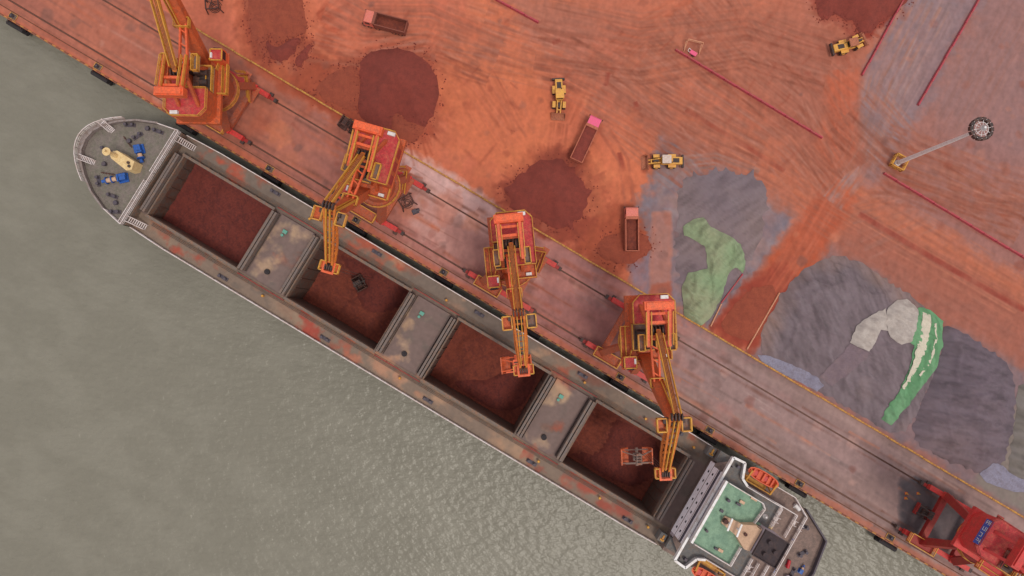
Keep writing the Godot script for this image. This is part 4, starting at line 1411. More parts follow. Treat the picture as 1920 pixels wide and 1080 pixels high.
	for x in [-71.4, -70.9]: b.cyl(Vector3(x, 8.6, -0.5 + (x + 71.4)), Vector3(x, 8.9, -0.5 + (x + 71.4)), 0.28, 0.28, 10)
	obj("hatch_lid", b, "machine_dark", fm)
	for a in [[-78.4, -0.2, 0.1], [-77.0, -6.8, 0.5], [-71.5, -8.6, 0.2], [-76.4, 5.9, -0.9], [-70.2, 9.4, 0.5], [-72.4, 7.0, 0.2], [-74.5, -5.7, 1.1]]:
		bollard_pair(root, a[0], 5.5, a[1], a[2])
	for a in [[-73.4, -8.0], [-70.9, 7.8], [-77.0, 2.4], [-75.2, -4.0]]:
		b = MB.new()
		b.cyl(Vector3(a[0], 5.5, a[1]), Vector3(a[0], 6.2, a[1]), 0.35, 0.28, 10)
		b.cyl(Vector3(a[0], 6.2, a[1]), Vector3(a[0], 6.35, a[1]), 0.5, 0.42, 10)
		obj("fairlead_roller", b, "deck_iron", root)
	for s in [-1, 1]:      # anchor chains running to the hawse pipes
		b = MB.new()
		var p := Vector3(-74.2, 6.0, s * 3.2)
		for k in 9: b.box(p + Vector3(-k * 0.32, -0.04 * k, s * 0.12 * k), Vector3(0.26, 0.16, 0.26 if k % 2 else 0.14))
		obj("anchor_chain", b, "scrap_dark", root)
	# ---- stern deck
	b = MB.new()
	b.prism(inset(band(55.9, 82.9), 0.1), 2.9, 5.5)
	var poop := obj("poop", b, "poop_deck", root)
	b = MB.new()
	for i in hull_line.size():
		var p := hull_line[i]
		var q := hull_line[(i + 1) % hull_line.size()]
		if minf(p.x, q.x) < 75.0: continue
		b.bar(Vector3(p.x, 6.0, p.y), Vector3(q.x, 6.0, q.y), 0.16, 1.1)
		b.bar(Vector3(p.x, 6.6, p.y), Vector3(q.x, 6.6, q.y), 0.32, 0.1)
	obj("stern_bulwark", b, "deck_iron", poop)
	for a in [[77.2, -6.6, 0.4], [79.6, -2.2, 1.0], [79.8, 2.0, 1.6], [77.5, 6.4, -0.5], [80.6, 4.8, 2.2]]: bollard_pair(root, a[0], 5.5, a[1], a[2])
	for a in [[75.4, -3.4, 0.2], [76.0, -1.2, 1.6], [76.0, 1.2, 1.5], [76.2, 3.4, 1.7], [80.9, 0.9, 1.57]]: winch(root, a[0], 5.5, a[1], a[2], 1, 0.5)
	b = MB.new()
	b.cyl(Vector3(78.0, 5.8, 0.2), Vector3(78.4, 5.8, 1.7), 0.35, 0.35, 10)
	b.mm(77.9, 78.5, 5.5, 5.7, 0.3, 1.6)
	obj("fire_cannister", b, "signal_red", root)
	b = MB.new()
	b.cyl(Vector3(79.3, 5.5, 3.3), Vector3(79.3, 6.1, 3.3), 0.5, 0.4, 12)
	b.cyl(Vector3(79.3, 6.1, 3.3), Vector3(79.3, 6.3, 3.3), 0.6, 0.6, 12)
	obj("capstan", b, "house_wall", root)
	# ---- accommodation: decks from the bottom up (slightly to port of the centre line)
	var acc := MB.new()
	acc.mm(55.7, 73.6, 5.5, 8.2, -8.6, 7.6)
	obj("deckhouse", acc, "house_wall", root)
	b = MB.new()
	b.prism(PackedVector2Array([Vector2(55.6, -8.7), Vector2(58.5, -10.9), Vector2(71.5, -10.9), Vector2(75.2, -8.8), Vector2(75.2, 8.0), Vector2(71.5, 10.2), Vector2(58.5, 10.2), Vector2(55.6, 7.8)]), 8.2, 8.4)
	var boat_deck := obj("boat_deck", b, "poop_deck", root)
	b = MB.new()
	b.rail([Vector3(62.0, 8.4, -10.8), Vector3(71.4, 8.4, -10.8), Vector3(75.1, 8.4, -8.7), Vector3(75.1, 8.4, 7.9), Vector3(71.4, 8.4, 10.1), Vector3(62.0, 8.4, 10.1)], false, 1.05, 0.16)
	obj("railing", b, "rail_white", boat_deck)
	for s in [-1, 1]:
		for x in [58.6, 62.6, 66.6, 71.0]:
			b = MB.new()
			b.cyl(Vector3(x, 5.5, s * 10.0 - 0.3), Vector3(x, 8.2, s * 10.0 - 0.3), 0.12, 0.12, 6)
			obj("deck_post", b, "rail_white", boat_deck)
	b = MB.new()
	b.mm(55.7, 70.6, 8.4, 11.1, -8.0, 7.0)
	obj("deckhouse", b, "house_wall", root)
	b = MB.new()
	b.mm(55.6, 72.0, 11.1, 11.3, -8.3, 7.3)
	var officers := obj("officers_deck", b, "poop_deck", root)
	b = MB.new()
	b.rail([Vector3(57.5, 11.3, -8.2), Vector3(71.9, 11.3, -8.2), Vector3(71.9, 11.3, -3.6)], false, 1.05, 0.16)
	obj("railing", b, "rail_white", officers)
	b = MB.new()
	b.rail([Vector3(71.9, 11.3, 2.4), Vector3(71.9, 11.3, 7.2), Vector3(57.5, 11.3, 7.2)], false, 1.05, 0.16)
	obj("railing", b, "rail_white", officers)
	b = MB.new()
	b.rail([Vector3(69.0, 11.3, -7.8), Vector3(69.0, 11.3, -4.0)], false, 1.0, 0.13)
	obj("railing", b, "rail_white", officers)
	b = MB.new()
	b.rail([Vector3(70.2, 11.3, 3.0), Vector3(70.2, 11.3, 6.8)], false, 1.0, 0.13)
	obj("railing", b, "rail_white", officers)
	b = MB.new()
	b.mm(55.7, 66.4, 11.3, 13.7, -7.6, 6.6)
	obj("deckhouse", b, "house_wall", root)
	# bridge deck with its wings
	b = MB.new()
	var wing := PackedVector2Array([Vector2(55.5, -11.4), Vector2(57.8, -11.6), Vector2(58.8, -8.9), Vector2(60.2, -8.2), Vector2(67.6, -8.2), Vector2(67.6, 7.0), Vector2(60.2, 7.0), Vector2(58.8, 7.7), Vector2(57.8, 10.1), Vector2(55.5, 9.9)])
	b.prism(wing, 13.7, 13.95)
	var bridge := obj("bridge_deck", b, "house_deck", root)
	b = MB.new()
	var par := [Vector3(60.2, 14.5, -8.2), Vector3(58.8, 14.5, -8.9), Vector3(57.8, 14.5, -11.6), Vector3(55.5, 14.5, -11.4), Vector3(55.5, 14.5, 9.9), Vector3(57.8, 14.5, 10.1), Vector3(58.8, 14.5, 7.7), Vector3(60.2, 14.5, 7.0)]
	for i in 7:
		b.bar(par[i], par[i + 1], 0.22, 1.1)
		b.bar(par[i] + Vector3(0, 0.6, 0), par[i + 1] + Vector3(0, 0.6, 0), 0.42, 0.1)
	obj("wing_parapet", b, "white_paint", bridge)
	b = MB.new()
	b.rail([Vector3(60.2, 13.95, -8.1), Vector3(67.5, 13.95, -8.1), Vector3(67.5, 13.95, -4.0)], false, 1.05, 0.15)
	obj("railing", b, "rail_white", bridge)
	b = MB.new()
	b.rail([Vector3(67.5, 13.95, 2.6), Vector3(67.5, 13.95, 6.9), Vector3(60.2, 13.95, 6.9)], false, 1.05, 0.15)
	obj("railing", b, "rail_white", bridge)
	for s in [[-10.6, -9.8], [8.6, 9.2]]:
		b = MB.new()
		b.mm(57.0, 57.5, 13.95, 14.9, s[0], s[0] + 0.5)
		obj("bearing_repeater", b, "deck_iron", bridge)
		b = MB.new()
		b.cyl(Vector3(56.2, 13.95, s[1]), Vector3(56.2, 15.1, s[1]), 0.12, 0.12, 8)
		obj("bearing_repeater", b, "deck_iron", bridge)
	# wheelhouse and its green roof
	b = MB.new()
	b.mm(56.1, 63.6, 13.95, 16.3, -6.9, 5.2)
	var wh := obj("wheelhouse", b, "house_wall", root)
	b = MB.new()
	b.prism(PackedVector2Array([Vector2(55.9, -7.2), Vector2(63.2, -7.2), Vector2(64.0, -6.4), Vector2(63.6, -3.9), Vector2(65.0, -3.7), Vector2(65.0, 1.4), Vector2(63.7, 1.6), Vector2(63.7, 5.4), Vector2(55.9, 5.4)]), 16.3, 16.5)
	obj("roof", b, "green_deck", wh)
	b = MB.new()
	b.rail([Vector3(63.5, 16.5, -3.0), Vector3(63.9, 16.5, -6.4), Vector3(63.1, 16.5, -7.1), Vector3(56.2, 16.5, -7.1)], false, 1.0, 0.15)
	obj("roof_railing", b, "rail_white", wh)
	b = MB.new()
	b.rail([Vector3(63.6, 16.5, 1.7), Vector3(63.6, 16.5, 5.3), Vector3(56.2, 16.5, 5.3)], false, 1.0, 0.15)
	obj("roof_railing", b, "rail_white", wh)
	b = MB.new()
	b.mm(55.55, 55.98, 16.3, 17.2, -7.2, 5.4)
	obj("front_parapet", b, "white_paint", wh)
	b = MB.new()
	b.mm(56.0, 56.08, 14.0, 16.3, -6.9, 5.2)
	obj("front_plating", b, "front_paint", wh)
	for i in 9:
		b = MB.new()
		var z := lerpf(-6.3, 4.6, i / 8.0)
		b.mm(55.98, 56.0, 15.35, 15.75, z - 0.5, z + 0.5)
		obj("window", b, "glass", wh)
	b = MB.new()
	b.mm(59.2, 60.0, 16.5, 17.1, -4.9, -4.5)
	obj("roof_fitting", b, "deck_iron", wh)
	b = MB.new()
	b.mm(57.4, 58.0, 16.5, 16.9, -2.4, -1.9)
	obj("roof_fitting", b, "deck_iron", wh)
	b = MB.new()
	b.mm(61.8, 62.3, 16.5, 17.0, -1.9, -1.5)
	obj("roof_fitting", b, "deck_iron", wh)
	b = MB.new()
	b.cyl(Vector3(57.6, 16.5, -4.4), Vector3(57.6, 17.6, -4.4), 0.3, 0.3, 8)
	obj("roof_fitting", b, "deck_iron", wh)
	b = MB.new()
	b.cyl(Vector3(57.0, 16.5, 2.2), Vector3(57.0, 17.4, 2.2), 0.25, 0.25, 8)
	obj("roof_fitting", b, "deck_iron", wh)
	b = MB.new()
	b.mm(59.8, 60.4, 16.5, 17.0, 3.9, 4.3)
	obj("roof_fitting", b, "deck_iron", wh)
	b = MB.new()
	b.mm(59.6, 60.5, 16.5, 16.9, -5.6, -5.1)
	obj("locker", b, "beige", wh)
	b = MB.new()
	b.mm(60.5, 61.4, 16.5, 16.9, 3.7, 4.2)
	obj("locker", b, "beige", wh)
	b = MB.new()
	b.mm(61.0, 62.2, 16.5, 16.8, -7.0, -6.7)
	obj("locker", b, "beige", wh)
	b = MB.new()
	b.cyl(Vector3(64.4, 16.5, -5.3), Vector3(64.4, 17.6, -5.3), 0.12, 0.12, 8)
	b.cyl(Vector3(64.4, 17.6, -5.3), Vector3(64.4, 18.0, -5.3), 0.42, 0.42, 12)
	b.cyl(Vector3(64.4, 18.0, -5.3), Vector3(64.4, 18.3, -5.3), 0.42, 0.15, 12)
	obj("satellite_dome", b, "white_paint", wh)
	for y in [[5.55, 8.15], [8.45, 11.05], [11.35, 13.6]]:
		b = MB.new()
		b.mm(55.6, 55.68, y[0], y[1], -8.0 if y[0] > 6.0 else -8.5, 7.0)
		obj("front_plating", b, "front_paint", root)
	# front face: two rows of windows, sill line under the bridge
	for i in 7:
		for y in [7.2, 9.9]:
			b = MB.new()
			var z := lerpf(-6.6, 5.6, i / 6.0)
			b.mm(55.57, 55.6, y - 0.3, y + 0.3, z - 0.22, z + 0.22)
			obj("window", b, "glass", root)
	b = MB.new()
	b.mm(55.4, 55.6, 12.2, 12.35, -8.0, 7.0)
	obj("front_ledge", b, "deck_iron", root)
	b = MB.new()
	b.mm(55.4, 55.6, 12.7, 12.85, -8.0, 7.0)
	obj("front_ledge", b, "deck_iron", root)
	# funnel and the mast in front of it
	b = MB.new()
	b.mm(64.7, 69.2, 11.3, 19.6, -3.5, 1.3)
	var fun := obj("funnel", b, "house_wall", root)
	b = MB.new()
	b.mm(64.6, 69.3, 19.6, 19.8, -3.6, 1.4)
	b.mm(64.6, 64.75, 19.8, 20.2, -3.6, 1.4)
	b.mm(69.15, 69.3, 19.8, 20.2, -3.6, 1.4)
	b.mm(64.75, 69.15, 19.8, 20.2, -3.6, -3.45)
	b.mm(64.75, 69.15, 19.8, 20.2, 1.25, 1.4)
	for p in [[66.2, -2.0], [66.4, 0.2], [67.8, -1.0]]: b.cyl(Vector3(p[0], 19.8, p[1]), Vector3(p[0], 20.5, p[1]), 0.4, 0.4, 10)
	obj("funnel_top", b, "funnel_top", fun)
	b = MB.new()
	b.mm(68.0, 69.0, 11.3, 12.4, -4.1, -3.55)
	obj("air_intake", b, "cream", fun)
	b = MB.new()     # tapered mast housing rising towards the funnel
	var pn := [Vector2(58.6, -0.3), Vector2(58.6, -1.7), Vector2(61.6, -2.1), Vector2(63.6, -3.3), Vector2(64.5, -3.2), Vector2(64.5, 1.2), Vector2(63.6, 1.4), Vector2(61.6, 0.2)]
	var hy := [17.0, 17.0, 17.9, 18.7, 18.9, 18.9, 18.7, 17.9]
	for i in 8:
		var j := (i + 1) % 8
		var c := Vector3(62, 17, -1)
		b.quad(Vector3(pn[i].x, 16.5, pn[i].y), Vector3(pn[j].x, 16.5, pn[j].y), Vector3(pn[j].x, hy[j], pn[j].y), Vector3(pn[i].x, hy[i], pn[i].y), c)
	b.quad(Vector3(58.6, 17, -0.3), Vector3(58.6, 17, -1.7), Vector3(61.6, 17.9, -2.1), Vector3(61.6, 17.9, 0.2), Vector3(61, 10, -1))
	b.quad(Vector3(61.6, 17.9, -2.1), Vector3(61.6, 17.9, 0.2), Vector3(63.6, 18.7, 1.4), Vector3(63.6, 18.7, -3.3), Vector3(62, 10, -1))
	b.quad(Vector3(63.6, 18.7, 1.4), Vector3(63.6, 18.7, -3.3), Vector3(64.5, 18.9, -3.2), Vector3(64.5, 18.9, 1.2), Vector3(62, 10, -1))
	var mast := obj("radar_mast", b, "beige", root)
	for a in [[59.5, 17.3], [61.2, 17.8]]:
		b = MB.new()
		b.cyl(Vector3(a[0], a[1], -1), Vector3(a[0], a[1] + 0.9, -1), 0.2, 0.2, 8)
		b.bar(Vector3(a[0] - 0.15, a[1] + 1.0, -2.1), Vector3(a[0] + 0.15, a[1] + 1.0, 0.2), 0.3, 0.25)
		obj("radar_scanner", b, "white_paint", mast)
	b = MB.new()
	b.cyl(Vector3(58.9, 17.0, -1.0), Vector3(58.9, 17.9, -1.0), 0.5, 0.4, 12)
	obj("light_housing", b, "scrap_dark", mast)
	b = MB.new()
	b.cyl(Vector3(62.6, 18.3, -0.9), Vector3(62.6, 18.7, -0.9), 0.3, 0.3, 10)
	obj("light_housing", b, "scrap_dark", mast)
	b = MB.new()
	b.bar(Vector3(63.6, 18.8, -3.2), Vector3(63.6, 20.4, -3.2), 0.12)
	obj("light_housing", b, "scrap_dark", mast)
	# davits
	for s in [-1, 1]:
		var z: float = -8.9 if s < 0 else 8.1
		for x in [61.2, 66.4]:
			b = MB.new()
			b.bar(Vector3(x, 8.4, z), Vector3(x, 10.6, z), 0.3, 0.3)
			b.bar(Vector3(x, 10.6, z), Vector3(x, 11.2, z + s * 2.2), 0.3, 0.3)
			b.bar(Vector3(x, 8.4, z + s * 1.0), Vector3(x, 10.4, z + s * 0.4), 0.2, 0.2)
			obj("davit", b, "crane_yellow", root)
		b = MB.new()
		b.bar(Vector3(61.2, 10.6, z), Vector3(66.4, 10.6, z), 0.2)
		b.mm(61.6, 66.0, 8.4, 8.6, z - 0.2 * s, z + 0.9 * s)
		obj("davit_beam", b, "crane_yellow", root)
	# small rooms on deck by the bridge front (stairs down each side)
	for s in [[-11.2, -8.9], [8.0, 10.2]]:
		b = MB.new()
		b.mm(55.9, 58.6, 5.5, 6.6, s[0], s[1])
		b.mm(54.2, 55.6, 3.0, 5.4, s[0] + 0.2, s[1] - 0.2)
		var sh := obj("deck_store", b, "house_deck", root)
		b = MB.new()
		b.bar(Vector3(55.0, 5.45, s[0] + 0.5), Vector3(55.0, 5.45, s[1] - 0.5), 0.3)
		b.bar(Vector3(54.6, 5.45, s[1] - 0.7), Vector3(55.4, 5.45, s[1] - 0.7), 0.3)
		obj("ladder_frame", b, "crane_yellow", sh)
	for s in [-1, 1]: ladder(root, Vector3(74.9, 8.4, s * 6.2), Vector3(77.0, 5.5, s * 6.2), 0.9)
	ladder(root, Vector3(72.0, 11.3, -6.6), Vector3(74.2, 8.4, -6.6), 0.9)
	ladder(root, Vector3(67.6, 13.9, -5.6), Vector3(69.6, 11.3, -5.6), 0.9)
	ladder(root, Vector3(67.6, 13.9, 4.6), Vector3(69.6, 11.3, 4.6), 0.9)
	b = MB.new()
	b.cyl(Vector3(72.2, 8.9, -9.6), Vector3(73.4, 8.9, -9.2), 0.4, 0.4, 10)
	b.mm(72.3, 73.3, 8.4, 8.6, -9.8, -9.0)
	obj("life_raft", b, "white_paint", root)
	b = MB.new()
	b.cyl(Vector3(72.2, 8.9, 8.9), Vector3(73.4, 8.9, 8.6), 0.4, 0.4, 10)
	b.mm(72.3, 73.3, 8.4, 8.6, 8.3, 9.2)
	obj("life_raft", b, "white_paint", root)
	# lifeboats hang in the davits
	for s in [-1, 1]:
		var zc := -11.0 if s < 0 else 10.3
		var lb := thing("lifeboat", "open orange lifeboat hung in yellow davits on the ship's %s" % ("quay side" if s < 0 else "water side"), "lifeboat", Transform3D(QB, QW(63.8, SHIP_T + zc, 9.5)))
		b = MB.new()
		var rim := []
		for i in 16:
			var a := TAU * i / 16.0
			rim.append(Vector2(3.2 * signf(cos(a)) * pow(absf(cos(a)), 0.75), 1.1 * signf(sin(a)) * pow(absf(sin(a)), 0.85)))
		for i in 16:
			var p: Vector2 = rim[i]
			var q: Vector2 = rim[(i + 1) % 16]
			b.quad(Vector3(p.x, 1.2, p.y), Vector3(q.x, 1.2, q.y), Vector3(q.x * 0.8, 0.0, q.y * 0.55), Vector3(p.x * 0.8, 0.0, p.y * 0.55), Vector3(0, 0.6, 0))
			b.quad(Vector3(p.x, 1.2, p.y), Vector3(q.x, 1.2, q.y), Vector3(q.x * 0.9, 1.2, q.y * 0.84), Vector3(p.x * 0.9, 1.2, p.y * 0.84), Vector3(0, 0, 0))
			b.quad(Vector3(p.x * 0.9, 1.2, p.y * 0.84), Vector3(q.x * 0.9, 1.2, q.y * 0.84), Vector3(q.x * 0.8, 0.6, q.y * 0.7), Vector3(p.x * 0.8, 0.6, p.y * 0.7), Vector3(p.x * 2, 1.4, p.y * 2))
			b.tri(Vector3(0, 0.6, 0), Vector3(p.x * 0.8, 0.6, p.y * 0.7), Vector3(q.x * 0.8, 0.6, q.y * 0.7), Vector3(0, 0, 0))
			b.tri(Vector3(0, 0, 0), Vector3(p.x * 0.8, 0, p.y * 0.55), Vector3(q.x * 0.8, 0, q.y * 0.55), Vector3(0, 1, 0))
		obj("boat_hull", b, "boat_orange", lb)
		for x in [-2.0, -1.0, 0.1, 1.1, 2.0]:
			b = MB.new()
			b.mm(x - 0.16, x + 0.16, 0.95, 1.05, -0.8, 0.8)
			obj("thwart", b, "boat_orange", lb)
		b = MB.new()
		for x in [-1.5, 0.6]: b.mm(x - 0.3, x + 0.3, 0.6, 0.95, -0.45, 0.45)
		obj("engine_box", b, "crane_red", lb)
		b = MB.new()
		b.rail([Vector3(-2.9, 1.2, 0), Vector3(-2.9, 1.3, 0.01)], false, 0.4, 0.08)
		for x in [-2.6, 2.6]: b.bar(Vector3(x, 0.7, 0), Vector3(x, 1.7, 0), 0.12)
		obj("hoisting_hook", b, "crane_yellow", lb)
	# cargo left in the holds
	var lv := [-2.0, -7.4, -7.2, -8.0]
	var lb2 := ["nearly full load of dark red ore in the hold behind the bow", "brown ore remnant with a trampled dark patch in the second hold from the bow", "brown ore remnant in the third hold from the bow under a grab", "striped brown and dark red ore in the hold next to the bridge"]
	for i in 4:
		var x0: float = holds[i][0] + 0.02
		var x1: float = holds[i][1] - 0.02
		var cr := PackedVector2Array([Vector2(x0, HZ0 + 0.02), Vector2(x1, HZ0 + 0.02), Vector2(x1, HZ1 - 0.02), Vector2(x0, HZ1 - 0.02)])
		var root2 := thing("ore_cargo", lb2[i], "ore", Transform3D(QB, QW(0, SHIP_T)), "ore left in the ship's holds")
		var k := float(i)
		var base: float = lv[i]
		var o := MeshInstance3D.new()
		o.mesh = blanket(cr, 0.35, func(p: Vector2) -> float:
			var y := base + (noise_at(0, p.x * 6.0 + k * 40.0, p.y * 6.0) - 0.5) * 1.6 + (noise_at(1, p.x * 10.0, p.y * 10.0 + k * 30.0) - 0.5) * 0.5
			if i == 1 or i == 3: y += 0.16 * sin(p.y * 5.2 + p.x * 0.2)
			var e := minf(minf(p.x - x0, x1 - p.x), minf(p.y - HZ0, HZ1 - p.y))
			y += 0.9 * maxf(0.0, 1.0 - e / 1.6)
			return y)
		o.name = "ore_surface"
		o.material_override = M["cargo_ore" if i == 0 else "cargo_brown"]
		root2.add_child(o)
		# the darker part of the load
		if i > 0:
			var dk: PackedVector2Array = [PackedVector2Array(), PackedVector2Array([Vector2(-25, -6.6), Vector2(-12.6, -6.6), Vector2(-13.5, -3.0), Vector2(-16, 0.5), Vector2(-20, 2.5), Vector2(-23.5, 0.5), Vector2(-26.0, -2.5), Vector2(-29.5, -4.2), Vector2(-31.5, -6.0)]), PackedVector2Array([Vector2(13.5, -6.4), Vector2(19.7, -6.4), Vector2(19.7, 6.4), Vector2(3, 6.4), Vector2(6, 3.6), Vector2(11, 1.2)]), PackedVector2Array([Vector2(37.5, -6.4), Vector2(51.2, -6.4), Vector2(51.2, 6.4), Vector2(33, 6.4), Vector2(35, 4.6), Vector2(39, 3.0), Vector2(38.5, -1.5)])][i]
			dk = rounded(dk, 2)
			var d := MeshInstance3D.new()
			d.mesh = blanket(dk, 0.35, func(p: Vector2) -> float:
				var e := poly_dist(dk, p)
				var y := base + (noise_at(0, p.x * 6.0 + k * 40.0, p.y * 6.0) - 0.5) * 1.6 + (noise_at(1, p.x * 10.0, p.y * 10.0 + k * 30.0) - 0.5) * 0.5
				var f := minf(minf(p.x - x0, x1 - p.x), minf(p.y - HZ0, HZ1 - p.y))
				return y + 0.9 * maxf(0.0, 1.0 - f / 1.6) - 0.1 + clampf(e * 0.6, 0.0, 0.55))
			d.name = "dark_ore_heap"
			d.material_override = M["cargo_ore"]
			root2.add_child(d)

# ------------------------------------------------------------------ vehicles (forward is +z)
func wheel_set(root: Node3D, x: float, z: float, r: float, w: float, rim: String):
	var b := MB.new()
	b.cyl(Vector3(x - w * 0.5, r, z), Vector3(x + w * 0.5, r, z), r, r, 18)
	var o := obj("wheel", b, "tyre", root)
	b = MB.new()
	var s := signf(x)
	b.cyl(Vector3(x + s * w * 0.5, r, z), Vector3(x + s * (w * 0.5 + 0.04), r, z), r * 0.55, r * 0.4, 14)
	obj("rim", b, rim, o)

func dump_truck(label: String, p: Vector3, yaw: float, length: float, cab: String, bed: String, fill_y: float, ore: String):
	var root := thing("dump_truck", label, "truck", Transform3D(Basis(Vector3.UP, yaw), p), "dump trucks in the ore yard")
	var f := length * 0.5
	var cabz := f - 2.1
	for x in [-1.02, 1.02]:
		for z in [f - 1.2, f - 2.9, -f + 2.6, -f + 1.2]: wheel_set(root, x, z, 0.52, 0.42, "loader_steel")
	var b := MB.new()
	b.mm(-0.45, 0.45, 0.55, 0.95, -f + 0.5, f - 0.3)
	b.mm(-1.05, -0.5, 0.5, 1.0, f - 4.6, f - 3.6)
	b.mm(0.5, 1.05, 0.5, 1.0, f - 4.6, f - 3.6)
	obj("chassis", b, "machine_dark", root)
	b = MB.new()
	b.extrude(PackedVector2Array([Vector2(cabz, 0.75), Vector2(f - 0.05, 0.75), Vector2(f, 1.5), Vector2(f - 0.18, 2.75), Vector2(f - 0.42, 2.98), Vector2(cabz + 0.12, 2.98), Vector2(cabz, 2.85)]), -1.22, 1.22)
	var c := obj("cab", b, cab, root)
	b = MB.new()
	b.hexa([Vector3(-1.08, 1.75, f + 0.0), Vector3(1.08, 1.75, f + 0.0), Vector3(1.05, 2.65, f - 0.12), Vector3(-1.05, 2.65, f - 0.12), Vector3(-1.08, 1.75, f - 0.1), Vector3(1.08, 1.75, f - 0.1), Vector3(1.05, 2.65, f - 0.25), Vector3(-1.05, 2.65, f - 0.25)])
	obj("windscreen", b, "glass", c)
	b = MB.new()
	for x in [-1.24, 1.2]: b.mm(x, x + 0.04, 1.8, 2.6, cabz + 0.6, f - 0.5)
	obj("side_window", b, "glass", c)
	b = MB.new()
	b.mm(-1.28, 1.28, 0.45, 0.8, f - 0.25, f + 0.14)
	obj("bumper", b, "machine_dark", c)
	b = MB.new()
	for x in [-1.5, 1.36]: b.mm(x, x + 0.14, 1.7, 2.4, f - 0.1, f + 0.08)
	for x in [-1.36, 1.36]: b.bar(Vector3(x * 0.9, 2.5, f - 0.2), Vector3(x, 2.3, f), 0.05)
	obj("mirror", b, "machine_dark", c)
	for x in [-0.9, 0.9]:
		b = MB.new()
		b.mm(x - 0.2, x + 0.2, 0.95, 1.15, f - 0.02, f + 0.04)
		obj("headlight", b, "white_paint", c)
	# tipper body
	var z0 := -f
	var z1 := cabz - 0.35
	b = MB.new()
	b.mm(-1.3, 1.3, 1.05, 1.2, z0, z1)
	b.mm(-1.34, -1.22, 1.1, 2.75, z0, z1)
	b.mm(1.22, 1.34, 1.1, 2.75, z0, z1)
	b.mm(-1.22, 1.22, 1.2, 2.95, z1 - 0.12, z1)
	b.mm(-1.38, -1.18, 2.7, 2.82, z0, z1)
	b.mm(1.18, 1.38, 2.7, 2.82, z0, z1)
	var k := z0 + 0.4
	while k < z1:
		for x in [-1.42, 1.34]: b.mm(x, x + 0.08, 1.2, 2.65, k, k + 0.12)
		k += 0.9
	var body := obj("tipper_body", b, bed, root)
	b = MB.new()
	b.mm(-1.22, 1.22, 1.15, 2.6, z0, z0 + 0.1)
	b.bar(Vector3(-1.34, 2.62, z0 + 0.05), Vector3(1.34, 2.62, z0 + 0.05), 0.16)
	obj("tailgate", b, bed, body)
	b = MB.new()
	b.mm(-1.3, 1.3, 2.85, 2.97, z1 - 0.1, z1 + 0.5)
	obj("cab_guard", b, bed, body)
	var o := MeshInstance3D.new()
	o.mesh = blanket(PackedVector2Array([Vector2(-1.21, z0 + 0.11), Vector2(1.21, z0 + 0.11), Vector2(1.21, z1 - 0.13), Vector2(-1.21, z1 - 0.13)]), 0.3, func(q: Vector2) -> float:
		return fill_y + 0.25 * cos(q.x) + 0.3 * (noise_at(1, q.x * 20.0 + p.x, q.y * 12.0) - 0.5))
	o.name = "ore_load"
	o.material_override = M[ore]
	body.add_child(o)

